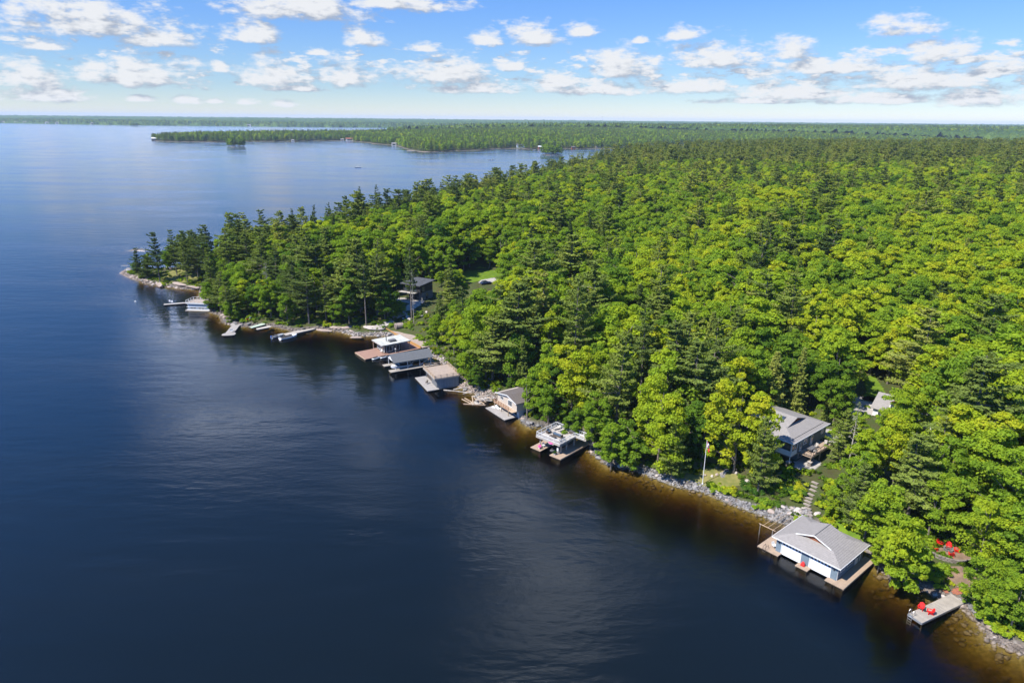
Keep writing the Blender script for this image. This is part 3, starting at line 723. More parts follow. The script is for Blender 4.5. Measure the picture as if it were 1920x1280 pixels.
# ------------------------------------------------------------------ the rest of the mainland wood
rs = np.random.RandomState(21)
pts = []
yy = 66.0
while yy < 1680:
    st = 6.3 if yy < 260 else (6.9 if yy < 600 else 7.8)
    xs = np.arange(-200-0.1*yy, 1.02*yy+130, st)
    xs = xs+rs.rand()*st
    pts.append(np.stack([xs+rs.randn(len(xs))*st*0.24, yy+rs.randn(len(xs))*st*0.24], -1)); yy += st*0.9
pts = np.concatenate(pts); dM = sdist(pts, MAIN)
keep = (dM > 1.2) & (np.abs(np.arctan2(pts[:, 0], pts[:, 1])) < R_(46)); pts = pts[keep]; dM = dM[keep]
Z = ground(pts); PX = proj(np.column_stack([pts, Z+12]))
nzt = wav(pts, 70, 6, 2); nzp = wav(pts, 55, 6, 15); nzp2 = wav(pts, 200, 6, 19)
REST = {'broad': [], 'pine': [], 'fir': []}
for i in range(len(pts)):
    x, y = pts[i]; d = dM[i]; u, v = PX[i, 0], PX[i, 1]
    pp = 0.05+0.24*max(0, nzp[i])
    if d < 34: pp += 0.20
    if d < 45 and x < -5: pp += 0.05
    if x < -95: pp = 0.42
    if 1120 < u and v < 352: pp = max(pp, 0.26 if v < 312 else 0.14)
    if u > 1560 and v > 420: pp *= 0.35
    q = rs.rand()
    if d < 4 and q > pp: kind = 'broad'; h = 6+6*rs.rand()
    elif q < pp: kind = 'pine'; h = 14+13*rs.rand()**0.9+(2 if d < 40 else 0)
    elif q < pp+0.05: kind = 'fir'; h = 12+8*rs.rand()
    else: kind = 'broad'; h = 11.5+8.5*rs.rand()+(1.5*nzt[i])
    if 1120 < u and v < 315 and kind == 'pine': h *= 1.2
    if x < -90: h *= 0.82
    if x < -135 : 
        if rs.rand() < 0.55: continue
        h *= 0.8
    vi = rs.randint(len(SETS[kind])); S_ = SETS[kind][vi]; wd = (0.98+0.42*rs.rand()**1.3)*(1.3 if kind == 'pine' else 1)
    R1 = S_[3]*h/S_[2]*wd
    if len(hero_xy) and (np.hypot(hero_xy[:, 0]-x, hero_xy[:, 1]-y) < 0.55*(hero_xy[:, 2]+R1)).any(): continue
    if y < 420 and blocked(x, y, Z[i], h, R1):
        if kind == 'broad' and not blocked(x, y, Z[i], h*0.5, R1*0.5) and rs.rand() < .8: h *= 0.5
        else: continue
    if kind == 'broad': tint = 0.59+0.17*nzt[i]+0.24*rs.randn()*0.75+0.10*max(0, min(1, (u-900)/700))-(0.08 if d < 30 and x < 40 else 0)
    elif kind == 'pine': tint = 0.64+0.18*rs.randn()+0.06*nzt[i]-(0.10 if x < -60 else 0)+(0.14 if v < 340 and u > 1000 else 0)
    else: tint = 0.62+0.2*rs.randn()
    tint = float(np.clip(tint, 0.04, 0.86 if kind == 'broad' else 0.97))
    rec = [kind, vi, x, y, Z[i], h, rs.rand()*6.28, tint, None, wd]
    inframe = -40 < u < 1960 and v < 1330
    if inframe: REST[kind].append((PX[i, 2], rec))
    else: REST[kind].append((1e6+PX[i, 2], rec))

# labels that say which one: colour, size, and the landmark it stands by
LM = [('grey boathouse',(1530,1030)),('grey-roofed cottage',(1500,820)),('flagpole',(1317,890)),('white railed sun deck',(1050,825)),('beige cabin',(945,755)),('plank roof-deck boathouse',(818,700)),
 ('gabled boat shelter',(770,680)),('white flat roof',(735,645)),('black modern house',(780,545)),('white runabout',(535,632)),('grey jetty',(435,617)),('rocky tip',(330,525)),('red fire-pit chairs',(1770,1035)),
 ('little plank dock',(1755,1140)),('white wood-side house',(1680,755)),('lawn strip',(1635,725)),('parking clearing',(905,520)),('broken timber dock',(890,750)),('barrel sauna',(748,610))]
LMP = np.array([at(*p)[:2] for _, p in LM]); LMU = np.array([p for _, p in LM], float)
BT = [(0.3,'dark green'),(0.47,'mid green'),(0.62,'fresh green'),(0.78,'bright green'),(2,'yellow-green')]
PT = [(0.3,'dark blue-green'),(0.45,'dull green'),(0.62,'olive'),(2,'pale olive')]
def word(lst, v): return next(w_ for lim, w_ in lst if v < lim)
def describe(rec):
    kind, vi, x, y, z, h, rz, tint = rec[:8]
    a = proj([(x, y, z+h*0.8)])[0]; d = np.hypot(LMP[:, 0]-x, LMP[:, 1]-y); j = int(d.argmin()); nm = LM[j][0]
    col_ = word(BT, tint) if kind == 'broad' else word(PT, tint)
    if kind == 'broad': sz = word([(9,'low'),(13.5,'middling'),(16.5,'full-grown'),(99,'towering')], h); noun = ['round-crowned','upright','spreading','lofty','slim','squat','wide-crowned','rounded','narrow','bushy','dense'][vi]+' broadleaf'
    elif kind == 'pine': sz = word([(16,'short'),(21,'mid-height'),(25,'tall'),(99,'very tall')], h); noun = ['layered','open','high-crowned','full','bare-stemmed','low-branched','ragged'][vi]+' pine'
    else: sz = word([(14,'short'),(17.5,'mid-height'),(99,'tall')], h); noun = ['pointed','stubby','slender'][vi]+' fir'
    du = a[0]-LMU[j, 0]; dv = a[1]-LMU[j, 1]
    if d[j] < 75:
        side = 'left of' if du < -45 else 'right of' if du > 45 else ('directly behind' if dv < 0 else 'in front of')
        if abs(du) > 45 and dv < -70: side = 'uphill '+('left' if du < 0 else 'right')+' of'
        far = '' if d[j] < 30 else 'farther ' if d[j] < 52 else 'well '
        return f'{sz} {col_} {noun} {far}{side} the {nm}'
    hz = ['at far left','left of centre','at centre','right of centre','at right','at far right'][min(5, max(0, int(a[0]/320)))]
    vt = 'along the skyline' if a[1] < 330 else 'in the upper canopy' if a[1] < 420 else 'in the middle canopy' if a[1] < 540 else 'in the lower canopy' if a[1] < 760 else 'near the bottom edge'
    return f'{sz} {col_} {noun} {vt}, {hz}'
LIM = {'broad': 285, 'pine': 275, 'fir': 300}
STUFF = {}
for kind, lst in REST.items():
    lst.sort(key=lambda q: q[0]); nh = sum(1 for q in TREES if q[0] == kind)
    take = [r for q, r in lst if q < 1e6][:LIM[kind]]; ids = set(map(id, take))
    for r in take: r[8] = describe(r); TREES.append(r)
    STUFF[kind] = [r for q, r in lst if id(r) not in ids]
FIRST = {}
for (kind, vi, x, y, z, h, rz, tint, lab, wd) in TREES:
    o_ = plant(kind, vi, x, y, z-0.15, h, rz, tint, lab, wd)
    FIRST.setdefault((kind, vi), o_)
# ------------------------------------------------------------------ uncountable rest: instanced copies of the same trees
def gn_scatter(name, recs, srcs):
    """recs rows: x y z scale_xy scale_z rz tint variant ; srcs: (crown object, trunk object) per variant"""
    A = np.array(recs, float); me = bpy.data.meshes.new(name); me.vertices.add(len(A)); me.vertices.foreach_set('co', A[:, :3].astype(np.float32).ravel())
    for nm, ty, val in (('vi', 'INT', A[:, 7].astype(np.int32)), ('rz', 'FLOAT', A[:, 5].astype(np.float32)), ('tint', 'FLOAT', A[:, 6].astype(np.float32)), ('sx', 'FLOAT', A[:, 3].astype(np.float32)), ('sz', 'FLOAT', A[:, 4].astype(np.float32))):
        at_ = me.attributes.new(nm, ty, 'POINT'); at_.data.foreach_set('value', val)
    ob = link(name, me); tag(ob, kind='stuff')
    ng = bpy.data.node_groups.new(name, 'GeometryNodeTree'); ng.interface.new_socket('Geometry', in_out='INPUT', socket_type='NodeSocketGeometry'); ng.interface.new_socket('Geometry', in_out='OUTPUT', socket_type='NodeSocketGeometry')
    N = ng.nodes; L = ng.links; gi = N.new('NodeGroupInput'); go = N.new('NodeGroupOutput'); jj = N.new('GeometryNodeJoinGeometry')
    for (c, tr) in srcs[::-1]:
        j2 = N.new('GeometryNodeJoinGeometry')
        for q in (c, tr):
            oi = N.new('GeometryNodeObjectInfo'); oi.inputs['Object'].default_value = q; oi.transform_space = 'ORIGINAL'; L.new(oi.outputs['Geometry'], j2.inputs[0])
        gt = N.new('GeometryNodeGeometryToInstance'); L.new(j2.outputs[0], gt.inputs[0]); L.new(gt.outputs[0], jj.inputs[0])
    ip = N.new('GeometryNodeInstanceOnPoints'); L.new(gi.outputs[0], ip.inputs['Points']); L.new(jj.outputs[0], ip.inputs['Instance']); ip.inputs['Pick Instance'].default_value = True
    def na(nm, ty):
        n = N.new('GeometryNodeInputNamedAttribute'); n.data_type = ty; n.inputs[0].default_value = nm; return n.outputs[0]
    L.new(na('vi', 'INT'), ip.inputs['Instance Index'])
    c1 = N.new('ShaderNodeCombineXYZ'); L.new(na('rz', 'FLOAT'), c1.inputs[2]); er = N.new('FunctionNodeEulerToRotation'); L.new(c1.outputs[0], er.inputs[0]); L.new(er.outputs[0], ip.inputs['Rotation'])
    c2 = N.new('ShaderNodeCombineXYZ'); sx = na('sx', 'FLOAT'); L.new(sx, c2.inputs[0]); L.new(sx, c2.inputs[1]); L.new(na('sz', 'FLOAT'), c2.inputs[2]); L.new(c2.outputs[0], ip.inputs['Scale'])
    L.new(ip.outputs[0], go.inputs[0])
    md = ob.modifiers.new('scatter', 'NODES'); md.node_group = ng
    return ob
def kids(o):
    d = {c.name.split('.')[0]: c for c in o.children}; return d['crown'], d['trunk']
for kind, nm in (('broad', 'broadleaf_forest'), ('pine', 'pine_forest'), ('fir', 'fir_forest')):
    keys = [k for k in range(len(SETS[kind])) if (kind, k) in FIRST]; idx = {k: i for i, k in enumerate(keys)}
    rec = [(x, y, z-0.15, h/SETS[kind][vi][2]*wd, h/SETS[kind][vi][2], rz, tint, idx[vi]) for (_, vi, x, y, z, h, rz, tint, _, wd) in STUFF[kind] if vi in idx]
    if rec: gn_scatter(nm, rec, [kids(FIRST[(kind, k)]) for k in keys])

# ------------------------------------------------------------------ islets, peninsula across the bay, hills
isl_src = {}
def islet(poly, n, seed, scale, what):
    r = np.random.RandomState(seed); A = np.array(poly); lo, hi = A.min(0), A.max(0); got = 0; words = ['dark conifer', 'pale green tree', 'leafy tree', 'round tree', 'rough conifer']
    out = []
    while got < n:
        p = lo+(hi-lo)*r.rand(2)
        if sdist([p], poly)[0] < 1.0: continue
        k = r.rand() < 0.5; vi = r.randint(3 if k else 4); src = (FARN if k else FARB)[vi]; h = (11+6*r.rand())*scale
        o_ = thing('pine_tree' if k else 'broadleaf_tree', f"{'dark pine' if k else 'green broadleaf tree'} {'at the edge' if sdist([p], poly)[0] < 4 else 'in the thick'} of {what}", 'pine tree' if k else 'tree', (p[0], p[1], gz(*p)-0.1), r.rand()*6.28, 'trees on '+what)
        s = h/src[2]; o_.scale = (s, s, s); link('trunk', src[1], o_); c = link('crown', src[0], o_); c['tint'] = 0.25+0.35*r.rand()
        isl_src.setdefault((k, vi), o_); got += 1
islet(ISL[0], 40, 1, 1.35, 'the small round islet in the left bay')
islet(ISL[1], 40, 2, 1.2, 'the small islet right of the far point')
islet(ISL[2], 30, 3, 1.35, 'the tiny islet off the far left shore')
rs = np.random.RandomState(33)
def far_scatter(name, poly, x0, x1, y0, y1, step, conif, scale=1.0, mind=3, band=None):
    xs = np.arange(x0, x1, step); ys = np.arange(y0, y1, step); g = np.stack(np.meshgrid(xs, ys), -1).reshape(-1, 2); g = g+rs.randn(*g.shape)*step*0.28
    g = g[np.abs(np.arctan2(g[:, 0], g[:, 1])) < R_(44)]; d = sdist(g, poly); g = g[d > mind]; d = d[d > mind]
    if band: m = band(g, d); g = g[m]; d = d[m]
    z = ground(g); nz = wav(g, 240, 6, 4); nz2 = wav(g, 420, 6, 9); pc = conif+0.25*nz2+np.where(d < 40, 0.2, 0)
    recs = {True: [], False: []}
    for (x, y), zz, a, q, dd in zip(g, z, nz, pc, d):
        k = bool(rs.rand() < q); h = ((15+7*rs.rand()) if k else (12+6*rs.rand()))*scale
        src = (FARN if k else FARB)[0]; s = h/src[2]*1.0
        tint = np.clip((0.46+0.14*rs.randn()) if k else (0.50+0.14*a+0.15*rs.randn()), 0.03, 0.9)
        keys = sorted(v for kk, v in isl_src if kk == k); recs[k].append((x, y, zz-0.3, s*(1.15 if k else 1.1), s, rs.rand()*6.28, tint, rs.randint(len(keys))))
    for k in (True, False):
        if recs[k]: gn_scatter(('conifer_' if k else 'leafy_')+name, recs[k], [kids(isl_src[(k, v)]) for v in sorted(v for kk, v in isl_src if kk == k)])
far_scatter('peninsula_wood', PEN, -1150, 2900, 1500, 3000, 9.5, 0.42)
far_scatter('back_wood', PEN, -900, 4200, 3000, 5400, 19, 0.4, 1.7)
far_scatter('shore_wood', FARP, -5600, 1500, 4900, 7400, 26, 0.55, 1.7, band=lambda g, d: d < 420)

# distant hills: one canopy sheet
ang2 = np.linspace(-45, 45, 700); rad2 = np.geomspace(3000, 19000, 210)
AA, RR = np.meshgrid(np.radians(ang2), rad2); HP = np.stack([RR*np.sin(AA), RR*np.cos(AA)], -1).reshape(-1, 2)
dH = np.maximum(sdist(HP, FARP), sdist(HP, PEN)); HZ = ground(HP)
top = 19+5*np.random.RandomState(3).randn(len(HP))+4*wav(HP, 170, 6, 1)
HZ = np.where(dH > 25, HZ+top, np.where(dH > 0, HZ+1, -8.0))
hm = grid_mesh('distant_hills_wood', np.column_stack([HP, HZ]), len(ang2), len(rad2))
mt, t = new_mat('distant_canopy'); pos = t.new('ShaderNodeNewGeometry').outputs['Position']
n1 = t.noise(pos, 0.028, 5, 0.7); n2 = t.noise(pos, 0.0022, 3, 0.5)
col = t.ramp(t.math('ADD', t.math('MULTIPLY', n1, 0.6), t.math('MULTIPLY', n2, 0.4)), [(0.36, (0.028, 0.055, 0.020)), (0.5, (0.060, 0.105, 0.024)), (0.64, (0.115, 0.165, 0.030))])
b = t.new('ShaderNodeBsdfDiffuse'); t.l.new(col, b.inputs[0]); o = t.new('ShaderNodeOutputMaterial')
bp = t.new('ShaderNodeBump'); bp.inputs['Strength'].default_value = 1.0; bp.inputs['Distance'].default_value = 14; t.l.new(t.noise(pos, 0.05, 4, 0.7), bp.inputs['Height']); t.l.new(bp.outputs[0], b.inputs['Normal'])
t.l.new(b.outputs[0], o.inputs[0]); hm.materials.append(mt)
tag(link('distant_hills_wood', hm), kind='stuff')
# ------------------------------------------------------------------ surfaces of the built things
WHITE = M('white_paint', (0.66, 0.66, 0.645), (0.58, 0.58, 0.57), 3, 0.5)
WHITE_PANEL = M('white_panel_door', (0.80, 0.81, 0.82), (0.72, 0.73, 0.75), 1, 0.45, pattern='boards', axis=2, width=0.5, gap=0.25)
BLUEGREY = M('blue_grey_siding', (0.155, 0.205, 0.245), (0.125, 0.165, 0.20), 2, 0.7, pattern='boards', axis=2, width=0.16, gap=0.35)
TEALGREY = M('teal_grey_siding', (0.11, 0.15, 0.15), (0.085, 0.12, 0.12), 2, 0.7, pattern='boards', axis=2, width=0.16, gap=0.35)
BLACKSIDE = M('black_siding', (0.018, 0.018, 0.020), (0.028, 0.028, 0.03), 2, 0.6, pattern='boards', axis=0, width=0.2, gap=0.4)
GREYSIDE = M('grey_board_siding', (0.26, 0.27, 0.28), (0.20, 0.21, 0.22), 2, 0.8, pattern='boards', axis=1, width=0.45, gap=0.55)
BEIGESIDE = M('beige_siding', (0.46, 0.40, 0.33), (0.40, 0.34, 0.28), 2, 0.75, pattern='boards', axis=2, width=0.18, gap=0.3)
PALEBLUE = M('pale_blue_boards', (0.42, 0.47, 0.52), (0.36, 0.41, 0.46), 2, 0.7, pattern='boards', axis=0, width=0.4, gap=0.3)
ROOFGREY = M('grey_shingles', (0.265, 0.243, 0.224), (0.195, 0.18, 0.166), 5, 0.9, pattern='shingles', axis=1, width=0.33, gap=0.30)
ROOFGREY_X = M('grey_shingles_side', (0.265, 0.243, 0.224), (0.195, 0.18, 0.166), 5, 0.9, pattern='shingles', axis=0, width=0.33, gap=0.38)
ROOFDARK = M('dark_grey_shingles', (0.115, 0.12, 0.125), (0.085, 0.09, 0.095), 5, 0.9, pattern='shingles', axis=0, width=0.33, gap=0.2)
ROOFBROWN = M('brown_shingles', (0.085, 0.07, 0.062), (0.13, 0.11, 0.10), 4, 0.95, pattern='shingles', axis=0, width=0.3, gap=0.25)
ROOFBLACK = M('black_roof_membrane', (0.05, 0.052, 0.055), (0.07, 0.072, 0.075), 1, 0.7)
ROOFWHITE = M('white_roof_membrane', (0.46, 0.46, 0.42), (0.34, 0.34, 0.30), 0.7, 0.7)
RUST = M('red_brown_boards', (0.26, 0.085, 0.035), (0.20, 0.06, 0.025), 3, 0.7, pattern='boards', axis=2, width=0.16, gap=0.5)
CEDAR = M('tan_deck_boards', (0.36, 0.265, 0.185), (0.28, 0.205, 0.145), 1.4, 0.85, pattern='boards', axis=0, width=0.14, gap=0.5)
CEDAR_Y = M('tan_deck_boards_long', (0.36, 0.265, 0.185), (0.28, 0.205, 0.145), 1.4, 0.85, pattern='boards', axis=1, width=0.14, gap=0.5)
REDDECK = M('red_brown_deck_boards', (0.30, 0.175, 0.125), (0.235, 0.14, 0.10), 1.2, 0.8, pattern='boards', axis=0, width=0.15, gap=0.4)
GREYDECK = M('weathered_grey_boards', (0.34, 0.30, 0.25), (0.24, 0.212, 0.178), 1.3, 0.9, pattern='boards', axis=1, width=0.30, gap=0.6)
GREYDECK_X = M('weathered_grey_boards_x', (0.33, 0.30, 0.27), (0.24, 0.22, 0.20), 1.3, 0.9, pattern='boards', axis=0, width=0.2, gap=0.6)
TANDECK = M('tan_roof_deck_boards', (0.33, 0.26, 0.205), (0.26, 0.205, 0.165), 1.2, 0.85, pattern='boards', axis=0, width=0.16, gap=0.35)
PALEDECK = M('pale_deck_boards', (0.38, 0.345, 0.30), (0.31, 0.28, 0.25), 1.3, 0.85, pattern='boards', axis=0, width=0.16, gap=0.3)
TIMBER = M('raw_timber', (0.42, 0.31, 0.21), (0.33, 0.24, 0.16), 3, 0.85)
ORANGEWOOD = M('fresh_orange_timber', (0.40, 0.22, 0.075), (0.32, 0.17, 0.055), 3, 0.8)
DARKWOOD = M('dark_wood', (0.055, 0.042, 0.034), (0.085, 0.066, 0.052), 3, 0.85)
GLASS = M('dark_window_glass', (0.03, 0.04, 0.05), (0.045, 0.06, 0.07), 1, 0.06, spec=0.9)
STEEL = M('galvanised_steel', (0.50, 0.51, 0.52), (0.42, 0.43, 0.44), 3, 0.35, metal=0.7)
DARKMETAL = M('dark_metal', (0.03, 0.03, 0.032), (0.045, 0.045, 0.047), 3, 0.45, metal=0.4)
RED = M('red_plastic', (0.62, 0.018, 0.014), (0.52, 0.014, 0.012), 2, 0.45)
NAVY = M('navy_plastic', (0.012, 0.022, 0.10), (0.018, 0.03, 0.13), 2, 0.5)
BLUEFAB = M('blue_grey_cushions', (0.07, 0.11, 0.16), (0.05, 0.085, 0.13), 4, 0.9)
GREYFAB = M('grey_cover_fabric', (0.10, 0.10, 0.105), (0.075, 0.075, 0.08), 2, 0.9)
BLACKFAB = M('black_cover_fabric', (0.018, 0.018, 0.02), (0.03, 0.03, 0.032), 2, 0.85)
HULLWHITE = M('white_gelcoat', (0.80, 0.80, 0.80), (0.74, 0.74, 0.74), 1, 0.2)
HULLGREY = M('grey_alloy_hull', (0.36, 0.38, 0.40), (0.30, 0.32, 0.34), 1, 0.35, metal=0.3)
BLUEPLASTIC = M('blue_motor_cowl', (0.05, 0.14, 0.42), (0.04, 0.11, 0.34), 2, 0.35)
PINK = M('pink_flowers', (0.55, 0.05, 0.22), (0.70, 0.18, 0.40), 9, 0.9)
STONE = M('garden_stone', (0.20, 0.17, 0.145), (0.13, 0.11, 0.095), 1.6, 0.95, bump=0.5)
PALESTONE = M('pale_stone', (0.42, 0.37, 0.33), (0.29, 0.255, 0.23), 1.5, 0.95, bump=0.5)
GREYROCK = M('grey_lake_rock', (0.11, 0.105, 0.10), (0.25, 0.235, 0.225), 1.2, 0.95, bump=0.6)
BROWNROCK = M('brown_lake_rock', (0.10, 0.08, 0.065), (0.22, 0.18, 0.15), 1.2, 0.95, bump=0.6)
PINKROCK = M('pinkish_bedrock', (0.34, 0.275, 0.235), (0.22, 0.17, 0.14), 0.8, 0.95, bump=0.6)
DARKROCK = M('dark_wet_rock', (0.10, 0.095, 0.09), (0.15, 0.14, 0.13), 1.2, 0.8, bump=0.6)
ASPHALT = M('grey_gravel_drive', (0.24, 0.225, 0.21), (0.32, 0.30, 0.28), 1.0, 0.95)
CONCRETE = M('pale_paving', (0.36, 0.33, 0.30), (0.28, 0.26, 0.235), 0.9, 0.9)
GRASS = M('mown_grass', (0.115, 0.175, 0.014), (0.075, 0.13, 0.012), 0.45, 0.95, spec=0.1)
DRYGRASS = M('dry_grass', (0.19, 0.17, 0.06), (0.12, 0.13, 0.035), 0.6, 0.95, spec=0.1)
MULCH = M('red_mulch', (0.27, 0.095, 0.05), (0.18, 0.065, 0.04), 4, 0.95)
EARTH = M('bare_earth', (0.20, 0.13, 0.085), (0.13, 0.09, 0.06), 0.8, 0.95)
FLAGRED = M('red_flag_cloth', (0.65, 0.015, 0.03), (0.55, 0.012, 0.025), 3, 0.8)
FLAGWHITE = M('white_flag_cloth', (0.78, 0.78, 0.78), (0.72, 0.72, 0.72), 3, 0.8)

def frame(A, B=None, u=None, z=0.0):
    """origin and heading of a thing whose front runs from photo pixel A to B on level z"""
    a = at(*A, z)
    if B is not None: b_ = at(*B, z); u = (b_-a)[:2]
    return (a[0], a[1], 0.0), math.atan2(u[1], u[0])
def win(par, wall, pos, a0, a1, z0, z1, fw=0.09, mullions=1, mat=None, name='window', label=None, cross=False):
    """framed window on a wall: wall '-y','+y','-x','+x' = outward side, pos = wall face coordinate"""
    sg = -1 if wall[0] == '-' else 1; ax = wall[1]; p0, p1 = sorted((pos-sg*0.02, pos+sg*0.07))
    def bx(m, s0, s1, t0, t1, q0, q1):
        if ax == 'y': m.box(s0, s1, q0, q1, t0, t1)
        else: m.box(q0, q1, s0, s1, t0, t1)
    f = MB(); bx(f, a0, a1, z0, z0+fw, p0, p1); bx(f, a0, a1, z1-fw, z1, p0, p1); bx(f, a0, a0+fw, z0+fw, z1-fw, p0, p1); bx(f, a1-fw, a1, z0+fw, z1-fw, p0, p1)
    for i in range(1, mullions+1):
        c = a0+(a1-a0)*i/(mullions+1); bx(f, c-fw*0.35, c+fw*0.35, z0+fw, z1-fw, p0, p1)
    if cross: c = (z0+z1)/2; bx(f, a0+fw, a1-fw, c-fw*.3, c+fw*.3, p0, p1-0.004)
    o_ = f.build(name, mat or WHITE, par); 
    if label: o_['label'] = label
    g0, g1 = sorted((pos+sg*0.005, pos+sg*0.03)); g = MB(); bx(g, a0+fw*.5, a1-fw*.5, z0+fw*.5, z1-fw*.5, g0, g1); g.build('pane', GLASS, o_)
    return o_
def railing(par, segs, z0, h=1.0, mat=None, rails=2, post=0.05, step=1.5, pickets=0, glassy=None):
    m = MB()
    for (x0, y0), (x1, y1) in segs:
        L = math.hypot(x1-x0, y1-y0); n = max(1, round(L/step)); dx, dy = (x1-x0)/L, (y1-y0)/L
        for i in range(n+1):
            s = L*i/n; m.box(x0+dx*s-post, x0+dx*s+post, y0+dy*s-post, y0+dy*s+post, z0, z0+h)
        Mx = Matrix.Translation((x0, y0, 0)) @ Matrix.Rotation(math.atan2(dy, dx), 4, 'Z')
        for k in range(rails):
            zz = z0+h-0.02-k*(h-0.18)/max(1, rails-1)
            m.box(0, L, -0.045, 0.045, zz-0.04, zz+0.03, Mx)
        for k in range(int(pickets*L)):
            s = (k+.5)/pickets; m.box(s-0.018, s+0.018, -0.018, 0.018, z0+0.12, z0+h-0.06, Mx)
    return m.build('railing', mat or WHITE, par)

# ---- chairs, boats and small things, each built once
def adirondack(mat, label, loc, rz, group):
    t = thing('adirondack_chair', label, 'chair', loc, rz, group)
    m = MB()
    for i in range(5): m.box(-0.27, 0.27, -0.30+i*0.115, -0.20+i*0.115, 0.36-i*0.03, 0.385-i*0.03)
    m.build('seat', mat, t)
    m = MB()
    for i, hh in enumerate((0.62, 0.72, 0.77, 0.72, 0.62)):
        x = (i-2)*0.118; m.extr([(x-0.054, 0.24, 0.24), (x+0.054, 0.24, 0.24), (x*1.25+0.058, 0.24+hh*0.42, 0.24+hh), (x*1.25-0.058, 0.24+hh*0.42, 0.24+hh)], (0, 0.03, 0))
    m.build('backrest', mat, t)
    for s in (-1, 1):
        MB().box(s*0.36-0.075, s*0.36+0.075, -0.36, 0.38, 0.56, 0.59).build('armrest', mat, t)
        MB().box(s*0.31-0.03, s*0.31+0.03, -0.32, -0.20, 0, 0.56).build('leg', mat, t)
        MB().extr([(s*0.28-0.02, -0.2, 0.28), (s*0.28-0.02, -0.2, 0.38), (s*0.28-0.02, 0.52, 0.10), (s*0.28-0.02, 0.52, 0)], (0.04, 0, 0)).build('leg', mat, t)
    return t
def deck_chair(mat, label, loc, rz, group=None):
    t = thing('patio_chair', label, 'chair', loc, rz, group)
    MB().box(-0.28, 0.28, -0.28, 0.28, 0.40, 0.46).build('seat', mat, t)
    MB().extr([(-0.28, 0.25, 0.44), (0.28, 0.25, 0.44), (0.28, 0.40, 0.98), (-0.28, 0.40, 0.98)], (0, 0.05, 0)).build('backrest', mat, t)
    for x in (-0.25, 0.25):
        for y in (-0.25, 0.25): MB().box(x-0.025, x+0.025, y-0.025, y+0.025, 0, 0.40).build('leg', STEEL, t)
        MB().box(x-0.035, x+0.035, -0.27, 0.27, 0.62, 0.66).build('armrest', mat, t)
    return t
def lounger(label, loc, rz, group):
    t = thing('sun_lounger', label, 'sun lounger', loc, rz, group)
    MB().box(-0.32, 0.32, -0.95, 0.25, 0.30, 0.36).build('seat', PALEDECK, t)
    MB().extr([(-0.32, 0.25, 0.31), (0.32, 0.25, 0.31), (0.32, 0.78, 0.80), (-0.32, 0.78, 0.80)], (0, 0.0, 0.07)).build('backrest', PALEDECK, t)
    for x in (-0.28, 0.28):
        for y in (-0.85, 0.35): MB().box(x-0.03, x+0.03, y-0.03, y+0.03, 0, 0.30).build('leg', DARKMETAL, t)
    return t
def boat(label, loc, rz, L=6.0, B=2.2, hullm=None, cover=None, motor=None, name='motor_boat', windscreen=True, group=None):
    t = thing(name, label, 'boat', loc, rz, group); hullm = hullm or HULLWHITE
    secs = []; ins = []
    for s, wf, kz, gz_ in ((-.5,.86,-.18,.62),(-.25,.97,-.22,.62),(0,1,-.22,.65),(.2,.93,-.2,.70),(.36,.66,-.12,.78),(.46,.30,.08,.84),(.5,.05,.45,.86)):
        x = s*L; w_ = wf*B/2
        secs.append([(x, -w_, gz_), (x, -w_*0.86, 0.12+max(0, kz)), (x, 0, kz), (x, w_*0.86, 0.12+max(0, kz)), (x, w_, gz_), (x, w_-0.10*wf, gz_), (x, w_*0.72, gz_-0.38), (x, -w_*0.72, gz_-0.38), (x, -w_+0.10*wf, gz_)])
    m = MB(); m.loft(secs); m.build('hull', hullm, t)
    MB().slab([(0.18*L, -0.44*B, 0.705), (0.36*L, -0.29*B, 0.80), (0.47*L, -0.10*B, 0.87), (0.47*L, 0.10*B, 0.87), (0.36*L, 0.29*B, 0.80), (0.18*L, 0.44*B, 0.705)], 0.06).build('foredeck', hullm, t)
    if cover is not None:
        m = MB(); m.loft([[(-0.42*L, -0.42*B, 0.66), (-0.42*L, 0, 0.78), (-0.42*L, 0.42*B, 0.66)], [(-0.1*L, -0.46*B, 0.69), (-0.1*L, 0, 0.98), (-0.1*L, 0.46*B, 0.69)], [(0.2*L, -0.42*B, 0.74), (0.2*L, 0, 0.98), (0.2*L, 0.42*B, 0.74)]]); m.build('cover', cover, t)
    else:
        for y in (-0.24*B, 0.24*B):
            s_ = MB(); s_.box(-0.10*L, -0.02*L, y-0.25, y+0.25, 0.30, 0.60); s_.box(-0.13*L, -0.10*L, y-0.25, y+0.25, 0.30, 0.98); s_.build('seat', GREYFAB, t)
        s_ = MB(); s_.box(-0.42*L, -0.34*L, -0.38*B, 0.38*B, 0.30, 0.62); s_.build('rear_bench', GREYFAB, t)
        MB().box(0.08*L, 0.15*L, -0.36*B, 0.36*B, 0.30, 0.80).build('dashboard', hullm, t)
    if windscreen:
        MB().extr([(0.16*L, -0.40*B, 0.74), (0.16*L, 0.40*B, 0.74), (0.10*L, 0.34*B, 1.15), (0.10*L, -0.34*B, 1.15)], (0.03, 0, 0)).build('windscreen', GLASS, t)
    if motor is not None:
        m = MB(); m.box(-0.56*L, -0.50*L, -0.20, 0.20, 0.55, 1.10); m.box(-0.55*L, -0.52*L, -0.08, 0.08, -0.4, 0.55); m.build('outboard_motor', motor, t, bevel=0.04)
    return t
